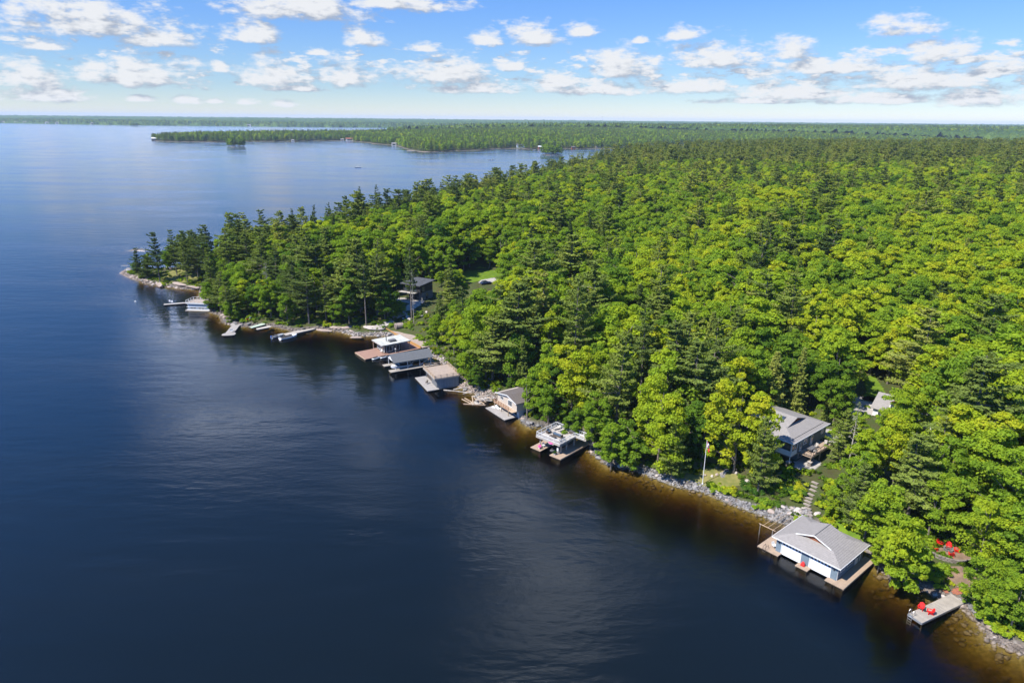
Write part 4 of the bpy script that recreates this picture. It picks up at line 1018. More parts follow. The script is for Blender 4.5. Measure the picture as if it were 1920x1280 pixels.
def jetski(label, loc, rz, body, group):
    t = thing('jet_ski', label, 'jet ski', loc, rz, group); secs = []
    for x, w_, z0, z1 in ((-1.5,.42,-.1,.35),(-.6,.52,-.12,.40),(.4,.50,-.12,.55),(1.1,.32,0,.55),(1.55,.06,.25,.42)):
        secs.append([(x, -w_, 0.2), (x, -w_*.6, z0), (x, w_*.6, z0), (x, w_, 0.2), (x, w_*.6, z1), (x, -w_*.6, z1)])
    MB().loft(secs).build('hull', body, t, smooth=True)
    m = MB(); m.box(-1.2, 0.1, -0.20, 0.20, 0.36, 0.72); m.build('seat', BLACKFAB, t, bevel=0.05)
    m = MB(); m.tube((0.3, 0, 0.5), (0.15, 0, 1.0), 0.07); m.tube((0.15, -0.35, 1.02), (0.15, 0.35, 1.02), 0.03); m.build('handlebar', DARKMETAL, t)
    return t
def planter(label, loc, flower, name='flower_pot'):
    t = thing(name, label, 'flower pot', loc, 0)
    MB().lathe((0, 0, 0), [(0.16, 0), (0.26, 0.42), (0.24, 0.42)], 10).build('pot', HULLWHITE, t)
    me = shrub_mesh(700+int(loc[0]*10) % 97, 0.42, 160); me.materials.clear(); me.materials.append(flower); link('flowers', me, t, (0, 0, 0.32))
    return t

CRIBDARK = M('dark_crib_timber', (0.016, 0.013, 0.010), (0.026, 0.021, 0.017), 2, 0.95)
# ================================================================== grey boathouse and its dock
BU = (0.646, -0.763); BA = (45.3, 100.0, 0.0); BRZ = math.atan2(BU[1], BU[0])
def bworld(x, y, A=BA, u=BU): return (A[0]+u[0]*x-u[1]*y, A[1]+u[1]*x+u[0]*y)
t = thing('boathouse', 'blue-grey boathouse with two white roll-up doors and a wide grey hipped roof', 'boathouse', BA, BRZ)
Wd, Dp, z0, z1 = 10.5, 9.2, -0.6, 3.2
def wallbox(m, x0, x1, y0, y1, a, b): m.box(x0, x1, y0, y1, a, b)
m = MB()
for x0, x1 in ((0, 1.05), (4.35, 5.95), (9.35, 10.5)): m.box(x0, x1, 0, 0.2, z0, z1)
m.box(1.05, 4.35, 0, 0.2, 2.95, z1); m.box(5.95, 9.35, 0, 0.2, 2.95, z1)
m.box(Wd-0.2, Wd, 0.2, Dp, z0, z1); m.box(0, 0.2, 0.2, Dp, z0, z1); m.box(0.2, Wd-0.2, Dp-0.2, Dp, z0, z1)
m.build('wall', BLUEGREY, t)
for x0, x1 in ((1.05, 4.35), (5.95, 9.35)):
    d = MB(); d.box(x0, x1, 0.08, 0.14, 0.32, 2.95); o_ = d.build('garage_door', WHITE_PANEL, t)
    for k in range(6):
        c = x0+(x1-x0)*(k+0.5)/6; MB().box(c-0.17, c+0.17, 0.055, 0.085, 2.25, 2.55).build('door_window', GLASS, o_)
    f = MB(); f.box(x0-0.12, x0, -0.03, 0.02, 0.45, 2.95); f.box(x1, x1+0.12, -0.03, 0.02, 0.45, 2.95); f.box(x0-0.12, x1+0.12, -0.03, 0.02, 2.95, 3.08); f.build('door_frame', WHITE, t)
ov = 0.6; ez = 3.22; sl_ = 0.355; xe0, xe1, ye0, ye1 = -ov, Wd+ov, -ov, Dp+ov; mid = (xe0+xe1)/2; gw = 3.05; gy = 2.4
zb = ez+sl_*(mid-gw-xe0); yb = ye0+(mid-gw-xe0); zr = ez+sl_*(mid-xe0)
def P3(x, y, z): return (x, y, z)
for side, mt in (('l', ROOFGREY_X), ('r', ROOFGREY_X)):
    q = (lambda x: x) if side == 'l' else (lambda x: 2*mid-x)
    yb2 = ye1-(yb-ye0)
    m = MB(); m.slab([(q(xe0), ye0, ez), (q(mid-gw), yb, zb), (q(mid-gw), yb-0.35, zb), (q(mid), yb-0.35, zr), (q(mid), yb2+0.35, zr), (q(mid-gw), yb2+0.35, zb), (q(mid-gw), yb2, zb), (q(xe0), ye1, ez)], 0.12)
    m.build('roof_slope', mt, t)
m = MB(); m.slab([(xe0, ye0, ez), (xe1, ye0, ez), (mid+gw, yb, zb), (mid-gw, yb, zb)], 0.12); m.build('roof_slope', ROOFGREY, t)
m = MB(); m.slab([(xe0, ye1, ez), (mid-gw, yb2, zb), (mid+gw, yb2, zb), (xe1, ye1, ez)], 0.12); m.build('roof_slope', ROOFGREY, t)
for yy_, dy in ((yb+0.05, 0.12), (yb2-0.17, 0.12)):
    MB().extr([(mid-gw+0.1, yy_, zb-0.1), (mid+gw-0.1, yy_, zb-0.1), (mid, yy_, zr-0.14)], (0, dy, 0)).build('gable', RUST, t)
m = MB()
for s in (-1, 1): m.extr([(mid+s*gw, yb-0.42, zb-0.15), (mid+s*gw, yb-0.42, zb+0.05), (mid, yb-0.42, zr+0.05), (mid, yb-0.42, zr-0.15)], (0, 0.06, 0))
m.build('gable_trim', WHITE, t)
m = MB(); m.tube((mid, yb-0.3, zr+0.01), (mid, yb2+0.3, zr+0.01), 0.07); m.build('ridge_cap', ROOFDARK, t)
m = MB(); m.box(xe0-0.05, xe1+0.05, ye0-0.06, ye0-0.005, ez-0.16, ez+0.02); m.box(xe1+0.005, xe1+0.06, ye0-0.005, ye1, ez-0.16, ez+0.02); m.box(xe0-0.06, xe0-0.005, ye0-0.005, ye1, ez-0.16, ez+0.02); m.build('fascia', WHITE, t)
m = MB(); m.box(xe0+0.02, xe1-0.02, ye0+0.02, ye1-0.02, ez-0.16, ez-0.13); m.build('soffit', WHITE, t)
win(t, '+x', Wd, 0.9, 2.5, 1.5, 2.6, 0.14); win(t, '+x', Wd, 3.3, 5.2, 1.5, 2.6, 0.14)
o_ = MB().box(Wd-0.01, Wd+0.06, 6.3, 7.3, 0.55, 2.65).build('door', WHITE, t); MB().box(Wd+0.05, Wd+0.075, 6.5, 7.1, 1.7, 2.4).build('door_pane', GLASS, o_)
m = MB(); m.box(Wd+0.0, Wd+0.05, 0.05, 0.25, 0.5, 3.05); m.box(Wd, Wd+0.05, 8.0, 8.2, 0.5, 3.05); m.build('corner_trim', WHITE, t)
for x in (0.5, 9.95): 
    m = MB(); m.box(x-0.07, x+0.07, -0.14, 0.0, 2.15, 2.45); m.build('wall_lamp', DARKMETAL, t)
t = thing('boathouse_dock', 'tan board dock wrapped round the blue-grey boathouse, with three front piers', 'dock', BA, BRZ)
for i, (x0, x1, y0, y1) in enumerate(((-2.6, -0.02, -1.2, 10.8), (-0.02, 1.15, -1.2, -0.02), (4.25, 6.35, -1.3, -0.02), (9.2, 10.52, -1.2, -0.02), (10.52, 12.2, -1.2, 10.2))):
    MB().box(x0, x1, y0, y1, 0.36, 0.50).build('deck', CEDAR_Y if i in (1, 2, 3) else CEDAR, t)
    m = MB(); m.box(x0+0.3, x1-0.3, y0+0.3, y1-0.3, -1.6, 0.355)
    for xx in (x0+0.2, x1-0.2):
        for yy_ in np.linspace(y0+0.2, y1-0.2, max(2, int((y1-y0)/2.5))): m.tube((xx, yy_, -4), (xx, yy_, 0.1), 0.13)
    m.build('crib', CRIBDARK, t)
m = MB(); m.box(12.2, 12.24, -1.2, 10.2, 0.2, 0.52); m.box(-2.64, -2.6, -1.2, 10.8, 0.2, 0.52); m.build('edge_board', TIMBER, t)
# red life vest / kayak on the middle pier, white chair, bench, pipe frame
c = bworld(5.15, -0.55); t = thing('paddle_board_bag', 'red bag lying against the wall between the two white boathouse doors', 'bag', (c[0], c[1], 0.5), BRZ)
m = MB(); m.loft([[(-0.35, -0.2, 0), (0.35, -0.2, 0), (0.35, 0.25, 0), (-0.35, 0.25, 0)], [(-0.32, -0.16, 0.35), (0.32, -0.16, 0.35), (0.32, 0.25, 0.4), (-0.32, 0.25, 0.4)], [(-0.12, 0.05, 0.78), (0.12, 0.05, 0.78), (0.12, 0.22, 0.8), (-0.12, 0.22, 0.8)]]); m.build('body', RED, t, bevel=0.06); m = MB(); m.tube((-0.1, -0.02, 0.62), (0.1, -0.02, 0.72), 0.03); m.build('strap', DARKMETAL, t)
c = bworld(-0.55, 0.5); deck_chair(WHITE, 'white armchair on the left side of the boathouse dock', (c[0], c[1], 0.5), BRZ+1.2)
c = bworld(-1.6, -0.55); t = thing('boat_ladder', 'small wooden swim ladder rail at the left corner of the boathouse dock', 'ladder', (c[0], c[1], 0.5), BRZ)
m = MB(); m.path([(0, -0.72, -1.2), (0, -0.72, 0.5), (0, 0.1, 0.62), (0, 0.3, 0.02)], 0.035, 0.035); m.path([(0.5, -0.72, -1.2), (0.5, -0.72, 0.5), (0.5, 0.1, 0.62), (0.5, 0.3, 0.02)], 0.035, 0.035); m.build('handrail', DARKWOOD, t)
m = MB(); [m.box(0, 0.5, -0.76, -0.68, z_, z_+0.05) for z_ in (-0.9, -0.5, -0.1)]; m.build('rung', DARKWOOD, t)
t = thing('hoist_frame', 'weathered pole frame standing in the water left of the boathouse dock', 'frame', BA, BRZ)
m = MB(); m.tube((-5.0, 3.0, 2.0), (-1.9, 3.0, 2.0), 0.07); m.build('crossbeam', TIMBER, t)
for x in (-4.2, -3.3, -2.3): MB().tube((x, 3.0, 2.08), (x, 9.6, 2.08), 0.045).build('rail', TIMBER, t)
for x, y in ((-4.8, 3.0), (-2.4, 3.0), (-4.2, 9.4), (-2.3, 9.4)): MB().tube((x, y, -2.0), (x, y, 2.0), 0.06).build('post', STEEL, t)

# ================================================================== little dock with two red chairs
DA = (59.3, 84.3, 0); du_ = np.array([0.45, -0.893]); DRZ = math.atan2(du_[1], du_[0])
def dworld(x, y):
    c_, s_ = math.cos(DRZ), math.sin(DRZ); return (DA[0]+c_*x-s_*y, DA[1]+s_*x+c_*y)
t = thing('dock', 'weathered grey plank dock with two red chairs, nearest the lower right corner', 'dock', DA, DRZ)
MB().box(0, 2.2, 0, 10.4, 0.5, 0.62).build('deck', GREYDECK, t)
m = MB(); m.box(0.02, 2.18, 0.03, 10.38, 0.18, 0.495); [m.tube((x, y, -3), (x, y, 0.3), 0.1) for x in (0.2, 2.0) for y in (0.4, 3.5, 6.5, 9)]; m.build('frame', DARKWOOD, t)
m = MB(); m.box(0.0, 2.2, -0.05, 0, 0.3, 0.6); m.box(2.2, 2.24, 0, 10.4, 0.28, 0.6); m.build('rub_strip', STEEL, t)
c = dworld(0.45, 0.0); t = thing('swim_ladder', 'metal swim ladder with dark handles at the end of the little dock', 'ladder', (c[0], c[1], 0.6), DRZ)
for x in (-0.28, 0.28):
    m = MB(); m.path([(x, -0.12, -1.6), (x, -0.12, 0.75), (x, 0.1, 0.95), (x, 0.42, 0.85), (x, 0.5, 0.0)], 0.035, 0.035); m.build('handrail', STEEL, t)
m = MB(); [m.box(-0.28, 0.28, -0.17, -0.07, z_, z_+0.05) for z_ in (-1.4, -1.0, -0.6, -0.2, 0.15)]; m.build('rung', STEEL, t)
c = at(1726, 1142, .62); ad = adirondack(RED, 'red Adirondack chair at the outer end of the little dock, the one nearer the ladder', (c[0], c[1], 0.62), DRZ+0.3, 'red Adirondack chairs')
c = at(1743, 1150, .62); dup(ad, (c[0], c[1], 0.62), DRZ-0.75, 'red Adirondack chair at the outer edge of the little dock, turned sideways to the other')
c = at(1733, 1146, .62); t = thing('side_table', 'small dark side table between the two red dock chairs', 'table', (c[0], c[1], 0.62), DRZ)
MB().lathe((0, 0, 0), [(0.16, 0.36), (0.2, 0.36), (0.2, 0.4), (0.02, 0.4)], 10).build('top', DARKMETAL, t); MB().tube((0, 0, 0), (0, 0, 0.36), 0.04).build('leg', DARKMETAL, t)

# ================================================================== fire pit with red chairs
FPc = np.array([73.5, 98.3]); FZ = 2.0
fz = gz(*FPc)
patch('fire_pit_terrace', [(FPc[0]+3.5*math.cos(a), FPc[1]+3.2*math.sin(a)) for a in np.linspace(0, 6.28, 16, endpoint=False)], EARTH, 0.05, 0.3)
t = thing('fire_pit', 'round stone fire pit in the middle of the ring of red chairs', 'fire pit', (FPc[0], FPc[1], fz), 0)
m = MB(); 
for i in range(12):
    a = i*math.pi/6; m.box(-0.17, 0.17, -0.13, 0.13, 0, 0.38, Matrix.Translation((0.62*math.cos(a), 0.62*math.sin(a), 0)) @ Matrix.Rotation(a+math.pi/2, 4, 'Z'))
m.build('stone_ring', DARKROCK, t, bevel=0.03); m = MB(); m.lathe((0, 0, 0), [(0.5, 0.02), (0.3, 0.12), (0.05, 0.16)], 10); m.build('ash', DARKMETAL, t)
for (px_, py_, lab) in ((1752,1031,'red Adirondack chair at the left of the fire pit, in deep shade'),(1762,1022,'red Adirondack chair at the back of the fire pit, left one'),(1778,1027,'red Adirondack chair at the back of the fire pit, right one'),(1793,1034,'sunlit red Adirondack chair at the right of the fire pit'),(1783,1042,'red Adirondack chair on the water side of the fire pit')):
    p = gpx(px_, py_); v = FPc-p[:2]; dup(ad, (p[0], p[1], p[2]), math.atan2(v[1], v[0])+math.pi/2, lab)
t = thing('stone_wall', 'low curved dry-stone wall below the fire pit chairs', 'wall', (FPc[0], FPc[1], 0), 0); m = MB(); r = np.random.RandomState(4)
for k in range(3):
    for a in np.arange(math.radians(175), math.radians(335), 0.14):
        x, y = FPc[0]+3.8*math.cos(a+k*.05), FPc[1]+3.6*math.sin(a+k*.05); zz = gz(x, y)-0.15+0.26*k
        m.box(-0.25, 0.25, -0.18, 0.18, zz, zz+0.25, Matrix.Translation((3.8*math.cos(a+k*.05), 3.6*math.sin(a+k*.05), 0)) @ Matrix.Rotation(a+1.57+0.1*r.randn(), 4, 'Z'))
m.build('stones', STONE, t, bevel=0.04)

# ================================================================== flagpole
fp = gpx(1317, 908); t = thing('flagpole', 'tall white flagpole with a drooping red and white flag on the rocky shore', 'flagpole', (fp[0], fp[1], fp[2]), 0)
MB().lathe((0, 0, 0), [(0.16, 0), (0.14, 0.3), (0.085, 0.32), (0.05, 9.6), (0.02, 9.62)], 10).build('pole', WHITE, t)
MB().lathe((0, 0, 9.62), [(0.03, 0), (0.09, 0.06), (0.09, 0.12), (0.02, 0.18)], 10).build('finial', STEEL, t)
FH, FL = 1.05, 2.0
def flagpt(u, v):  # cloth hanging in folds from the hoist
    a = 0.25+0.15*math.sin(u*5); x = 0.07+u*FL*0.32*(1-0.25*v)+0.05*math.sin(u*11+v*3); y = 0.16*math.sin(u*9+v*2)*u; z = 9.45-v*FH-u*u*FL*0.55-u*FL*0.12
    return (x, y, z)
def cloth(u0, u1, n=10, k=6):
    V = []; 
    for i in range(n+1):
        for j in range(k+1): V.append(flagpt(u0+(u1-u0)*i/n, j/k))
    return np.array(V), np.array([(i*(k+1)+j, (i+1)*(k+1)+j, (i+1)*(k+1)+j+1, i*(k+1)+j+1) for i in range(n) for j in range(k)])
fl = MB().box(0.05, 0.075, -0.012, 0.012, 9.45-FH, 9.45).build('flag', FLAGWHITE, t)
for u0, u1, mt, nm in ((0, .25, FLAGRED, 'red_band'), (.25, .75, FLAGWHITE, 'white_band'), (.75, 1, FLAGRED, 'red_band')):
    V, Q = cloth(u0, u1); me = raw_mesh(nm, V, Q, True); me.materials.append(mt); o_ = link(nm, me, fl); sd = o_.modifiers.new('thick', 'SOLIDIFY'); sd.thickness = 0.012
leaf_o = [(0,-.42),(.03,-.42),(.03,-.2),(.24,-.24),(.2,-.15),(.42,.05),(.34,.09),(.38,.24),(.24,.2),(.2,.28),(.08,.14),(.12,.36),(.05,.32),(0,.46)]
leaf_o = leaf_o+[(-x, y) for x, y in leaf_o[::-1][1:-1]]
for s in (-1, 1):
    V = np.array([np.array(flagpt(0.5+0.21*x, 0.5-0.8*y))+np.array([0.02*s, 0.03*s, 0]) for x, y in leaf_o]); me = bpy.data.meshes.new('maple_leaf'); me.from_pydata(V.tolist(), [], [list(range(len(V)))]); me.materials.append(FLAGRED); link('maple_leaf', me, fl)

# ================================================================== grey-roofed cottage
CA = (57.3, 125.3); CU_ = (0.65, -0.76); CRZ = math.atan2(CU_[1], CU_[0])
def cworld(x, y): return bworld(x, y, CA, CU_)
t = thing('cottage', 'teal-grey two-storey cottage with a big pale grey roof, skylights and screened porch', 'cottage', (CA[0], CA[1], 0), CRZ)
Wc, Dc = 12.0, 15.6; fz0 = 4.9; ez = 8.0
m = MB(); m.box(-Wc+.5, -0.5, 3.6, Dc-.5, fz0-0.15, ez-0.1); m.box(-Wc+.5, -3.9, 0.55, 3.6, fz0-0.15, ez-0.1); m.box(-0.7, -0.5, 2.9, 3.6, fz0-.15, ez-.1); m.build('wall', TEALGREY, t)
m = MB(); m.box(-Wc+1, -0.9, 4.0, Dc-1, 1.2, fz0-0.16); m.box(-Wc+1, -4.2, 1.4, 4.0, 1.2, fz0-0.16); m.build('lower_wall', TEALGREY, t)
# porch
m = MB(); m.box(-3.9, -0.5, 0.5, 0.62, fz0-0.15, fz0+0.95); m.box(-0.62, -0.5, 0.62, 2.9, fz0-0.15, fz0+0.85); m.build('porch_parapet', WHITE, t)
MB().box(-3.9, -0.5, 0.5, 3.6, fz0-0.3, fz0-0.155).build('porch_floor', CEDAR, t)
for x, y in ((-0.6, 0.6), (-3.8, 0.6), (-0.6, 2.85)): MB().box(x-0.12, x+0.12, y-0.12, y+0.12, fz0+0.95, ez-0.1).build('porch_post', WHITE, t)
MB().box(-3.6, -0.8, 0.54, 0.58, fz0+0.96, ez-0.35).build('porch_screen', GLASS, t); MB().box(-0.58, -0.54, 0.75, 2.7, fz0+0.86, ez-0.35).build('porch_screen', GLASS, t)
m = MB(); m.box(-3.68, -0.72, 0.5, 0.62, ez-0.35, ez-0.1); m.box(-0.64, -0.48, 1.65, 1.8, fz0+.86, ez-.35); m.build('porch_trim', WHITE, t)
MB().tube((-0.75, 0.75, 1.0), (-0.75, 0.75, fz0-0.3), 0.10).build('porch_column', WHITE, t)
MB().tube((-3.6, 0.9, 1.0), (-3.6, 0.9, fz0-0.3), 0.10).build('porch_column', WHITE, t)
win(t, '+x', -0.5, 5.2, 6.9, fz0+1.0, fz0+2.3, 0.12, cross=True); win(t, '+x', -0.5, 12.9, 13.9, fz0+1.2, fz0+2.3, 0.1)
o_ = MB().box(-0.52, -0.42, 3.7, 4.6, fz0, fz0+2.3).build('door', WHITE, t); MB().box(-0.43, -0.405, 3.9, 4.4, fz0+.9, fz0+2.1).build('door_pane', GLASS, o_)
o_ = MB().box(-0.52, -0.42, 8.3, 9.2, fz0, fz0+2.35).build('door', WHITE, t); MB().box(-0.43, -0.405, 8.5, 9.0, fz0+1.0, fz0+2.1).build('door_pane', GLASS, o_)
win(t, '+x', -0.9, 4.6, 6.2, 2.9, 4.4, 0.1); win(t, '-y', 1.4, -7.5, -5.2, 2.7, 4.3, 0.1)
# roof: front and back slopes, hipped right end with a gablet
s1 = 0.30; yr = Dc/2; zr = ez+s1*yr; xg = -4.0; zg = ez+s1*4.0; yg0, yg1 = 4.0, Dc-4.0
MB().slab([(-Wc, 0, ez), (0, 0, ez), (xg, yg0, zg), (xg+0.35, yg0, zg), (xg+0.35, yr, zr), (-Wc, yr, zr)], 0.14).build('roof_slope', ROOFGREY, t)
MB().slab([(-Wc, Dc, ez), (-Wc, yr, zr), (xg+0.35, yr, zr), (xg+0.35, yg1, zg), (xg, yg1, zg), (0, Dc, ez)], 0.14).build('roof_slope', ROOFGREY, t)
MB().slab([(0, 0, ez), (0, Dc, ez), (xg, yg1, zg), (xg, yg0, zg)], 0.14).build('roof_slope', ROOFGREY_X, t)
MB().extr([(xg-0.03, yg0+0.1, zg-0.1), (xg-0.03, yg1-0.1, zg-0.1), (xg-0.03, yr, zr-0.16)], (-0.15, 0, 0)).build('gable', RUST, t)
m = MB(); m.box(-Wc, 0.06, -0.07, -0.01, ez-0.18, ez+0.02); m.box(0.01, 0.07, -0.01, Dc+0.05, ez-0.18, ez+0.02); m.build('fascia', WHITE, t)
m = MB(); m.box(-Wc+0.02, -0.02, 0.02, Dc-0.02, ez-0.18, ez-0.15); m.build('soffit', WHITE, t)
for x in (-6.0, -8.3):
    def rp(xx, yy_, dz): return (xx, yy_, ez+s1*yy_+dz)
    f = MB(); f.slab([rp(x-.45, 5.3, .1), rp(x+.45, 5.3, .1), rp(x+.45, 6.7, .1), rp(x-.45, 6.7, .1)], 0.14); o_ = f.build('skylight', DARKMETAL, t)
    g = MB(); g.slab([rp(x-.37, 5.4, .125), rp(x+.37, 5.4, .125), rp(x+.37, 6.6, .125), rp(x-.37, 6.6, .125)], 0.02); g.build('pane', GLASS, o_)
for x, y in ((-5.6, 3.2), (-7.3, 3.0)): MB().tube((x, y, ez+s1*y-0.1), (x, y, ez+s1*y+0.4), 0.09).build('roof_vent', DARKMETAL, t)
m = MB(); m.tube((-0.9, 1.0, ez+0.33), (-0.9, 14.2, ez+0.33), 0.035); m.build('snow_rail', DARKMETAL, t)
# deck on its right side
MB().box(-0.48, 2.4, 3.3, 12.4, fz0-0.2, fz0-0.05).build('deck', CEDAR_Y, t)
MB().box(2.4, 2.45, 3.3, 12.4, fz0-0.45, fz0-0.04).build('deck_fascia', TIMBER, t)
railing(t, [((2.35, 4.2), (2.35, 12.3)), ((-0.4, 3.36), (2.3, 3.36))], fz0-0.05, 0.95, DARKMETAL, 2, 0.035, 1.6)
for y in (3.9, 8.0, 12.0): 
    MB().box(2.0, 2.2, y-0.1, y+0.1, 1.0, fz0-0.2).build('deck_post', TIMBER, t)
for (x, y, nm) in ((2.1, 3.9, 'wide stone pillar under the front corner of the cottage deck'), (-0.75, 0.45, 'stone pillar at the foot of the white porch column')):
    c = cworld(x, y); g = gz(*c); q = thing('stone_pillar', nm, 'pillar', (c[0], c[1], g-0.3), CRZ)
    m = MB(); [m.box(-.38+.03*(k % 2), .38-.03*(k % 2), -.38+.03*(k % 2), .38-.03*(k % 2), 0.3*k, 0.3*k+0.28) for k in range(4)]; m.build('stones', STONE, q, bevel=0.04); MB().box(-.46, .46, -.46, .46, 1.19, 1.32).build('cap', PALESTONE, q)
c = cworld(1.0, 6.2); q = thing('patio_table', 'long dark patio table on the cottage deck', 'table', (c[0], c[1], fz0-0.05), CRZ)
MB().box(-0.5, 0.5, -1.2, 1.2, 0.70, 0.75).build('top', GREYFAB, q); [MB().box(x-.04, x+.04, y-.04, y+.04, 0, .70).build('leg', DARKMETAL, q) for x in (-.4, .4) for y in (-1.05, 1.05)]
c = cworld(0.9, 8.3); pc = deck_chair(PALEDECK, 'pale deck chair at the far end of the dark patio table', (c[0], c[1], fz0-0.05), CRZ, 'pale chairs on the cottage deck')
for x, y, a, lab in ((1.9, 5.9, -1.5, 'pale deck chair on the rail side of the dark patio table'), (1.5, 11.2, 0.3, 'pale deck chair alone at the back end of the cottage deck')):
    c = cworld(x, y); dup(pc, (c[0], c[1], fz0-0.05), CRZ+a, lab)
p = gpx(1499, 777); q = thing('bird_feeder', 'red bird feeder on a dark post behind the cottage roof', 'bird feeder', (p[0], p[1], p[2]), 0.4)
MB().tube((0, 0, -0.3), (0, 0, 1.2), 0.06).build('post', DARKMETAL, q); m = MB(); m.lathe((0, 0, 1.2), [(0.2, 0), (0.36, 0.1), (0.36, 0.42), (0.44, 0.43), (0.05, 0.72)], 10); m.build('house', RED, q)

# ---- ground round the cottage
def gp(*pp): return [tuple(gpx(*p)[:2]) for p in pp]
patch('driveway', [cworld(*q) for q in ((0.8, 14), (1.2, 16.2), (-3, 17.0), (-3, 20), (3, 21.5), (9, 23.5), (14, 22), (14, 19.5), (8, 18), (4.5, 14.5))], ASPHALT, 0.06)
patch('paved_terrace', [cworld(*q) for q in ((0.2, 1.0), (2.4, 0.4), (3.6, 3.0), (3.2, 7), (-0.8, 8), (-0.8, 3))], CONCRETE, 0.06)
patch('lawn', gp((1545,975),(1560,955),(1590,960),(1625,1000),(1640,1020),(1600,1010),(1565,990),(1545,985)), GRASS, 0.07)
patch('lawn', gp((1618,706),(1640,704),(1652,722),(1664,742),(1640,756),(1612,752),(1625,735)), GRASS, 0.07)
patch('lawn', gp((868,508),(900,500),(940,505),(945,516),(912,524),(885,530),(866,524)), GRASS, 0.07)
patch('parking_area', gp((897,530),(902,525),(926,521),(936,524),(924,529),(908,534)), CONCRETE, 0.08)
patch('shore_grass', gp((1240,895),(1272,870),(1330,850),(1370,880),(1400,910),(1340,915),(1290,903)), DRYGRASS, 0.06)
patch('tip_clearing', gp((290,520),(330,505),(372,505),(378,520),(345,530),(310,531)), DRYGRASS, 0.07, 0.6)
STEPSTONE = M('step_stone', (0.27, 0.23, 0.195), (0.19, 0.16, 0.135), 1.6, 0.95, bump=0.4)
# stone steps, each one a slab one could lift
ps = [gpx(*p) for p in ((1528,905),(1526,912),(1524,919),(1520,927),(1517,934),(1515,940),(1513,946),(1514,953),(1516,959),(1517,965))]
for k, p in enumerate(ps):
    q = thing('stone_step', ('topmost pale step below the cottage terrace' if k == 0 else 'lowest pale step just above the boathouse roof' if k == len(ps)-1 else 'pale stone step in the flight between cottage and boathouse'), 'step', (p[0], p[1], p[2]), CRZ+0.1*math.sin(k*2.0), 'stone steps from the cottage to the boathouse')
    m = MB(); m.slab([(-0.7, -0.3, 0.14), (0.62, -0.34, 0.14), (0.72, 0.3, 0.14), (-0.6, 0.34, 0.14)], 0.3); m.build('slab', STEPSTONE, q, bevel=0.04)

# ================================================================== white house in the wood
HA = (82.5, 143.5); HU = (0.72, -0.69); HRZ = math.atan2(HU[1], HU[0]); hz_ = gz(*bworld(4, 3, HA, HU))-0.9
q = thing('house', 'white house with pale grey roof and red-brown dormer gables half hidden in the wood', 'house', (HA[0], HA[1], hz_), HRZ)
MB().box(0, 12, 0, 8, -1, 3.0).build('wall', WHITE, q)
MB().slab([(-.5, -.6, 2.9), (12.5, -.6, 2.9), (12.5, 4, 5.4), (-.5, 4, 5.4)], 0.14).build('roof_slope', ROOFGREY, q); MB().slab([(-.5, 8.6, 2.9), (-.5, 4, 5.4), (12.5, 4, 5.4), (12.5, 8.6, 2.9)], 0.14).build('roof_slope', CONCRETE, q)
for x in (4.2, 8.4):
    d = MB(); d.box(x-1.2, x+1.2, 0.6, 3.4, 3.0, 4.9); o_ = d.build('dormer', WHITE, q)
    m = MB(); m.extr([(x-1.35, 0.45, 4.85), (x+1.35, 0.45, 4.85), (x, 0.45, 5.7)], (0, 0.14, 0)); m.build('gable', RUST, o_)
    m = MB(); m.slab([(x-1.5, 0.4, 4.85), (x, 0.4, 5.8), (x, 4.0, 5.8), (x-1.5, 4.0, 4.85)], 0.1); m.slab([(x, 0.4, 5.8), (x+1.5, 0.4, 4.85), (x+1.5, 4.0, 4.85), (x, 4.0, 5.8)], 0.1); m.build('dormer_roof', CONCRETE, o_)
    for dx in (-0.55, 0.55):
        f = MB().box(x+dx-0.42, x+dx+0.42, 0.55, 0.598, 3.35, 4.65).build('dormer_window', GLASS, o_)
for x in (1.0, 3.6, 6.2, 8.8): win(q, '-y', 0.0, x, x+1.6, 0.9, 2.3, 0.12)
win(q, '-x', 0.0, 2.5, 5.5, 0.8, 2.4, 0.12, 2)
patch('house_yard', [bworld(*p, HA, HU) for p in ((-7, -2), (-1, -3), (0.5, 0.5), (0.5, 9), (-4, 11), (-7, 6))], CONCRETE, 0.07)

# ================================================================== white railed sun deck over the water
t0 = (4.3, 137.7); pu = (0.74, -0.672); PRZ = math.atan2(pu[1], pu[0])
def pworld(x, y): return bworld(x, y, t0, pu)
t = thing('boat_port', 'open boat port with a white railed sun deck on posts over two tan docks', 'boat port', (t0[0], t0[1], 0), PRZ)
for x0, x1 in ((0, 2.9), (5.5, 8.5)):
    MB().box(x0, x1, 0, 10.9, 0.38, 0.5).build('dock_finger', CEDAR, t)
    m = MB(); m.box(x0+.25, x1-.25, .3, 10.6, -1.4, 0.375); [m.tube((x, y, -4), (x, y, 0.2), 0.12) for x in (x0+.3, x1-.3) for y in (0.4, 3.6, 7, 10)]; m.build('crib', CRIBDARK, t)
MB().box(8.5, 8.54, 0, 10.9, 0.2, 0.52).build('edge_board', TIMBER, t)
for x in (1.5, 6.6):
    for y in (1.7, 4.6, 7.4): MB().box(x-.11, x+.11, y-.11, y+.11, 0.5, 3.0).build('post', PALEDECK, t)
MB().box(0.8, 7.5, 1.0, 8.1, 3.12, 3.26).build('sun_deck', PALEDECK, t)
m = MB(); m.box(0.76, 7.54, 0.95, 1.0, 2.86, 3.27); m.box(7.5, 7.55, 1.0, 8.1, 2.86, 3.27); m.box(0.75, 0.8, 1.0, 8.1, 2.86, 3.27); m.box(0.8, 7.5, 8.1, 8.15, 2.86, 3.27); m.build('fascia', PALEDECK, t)
m = MB(); [m.box(0.85, 7.45, y-.06, y+.06, 2.9, 3.115) for y in (1.7, 4.6, 7.4)]; m.build('beam', TIMBER, t)
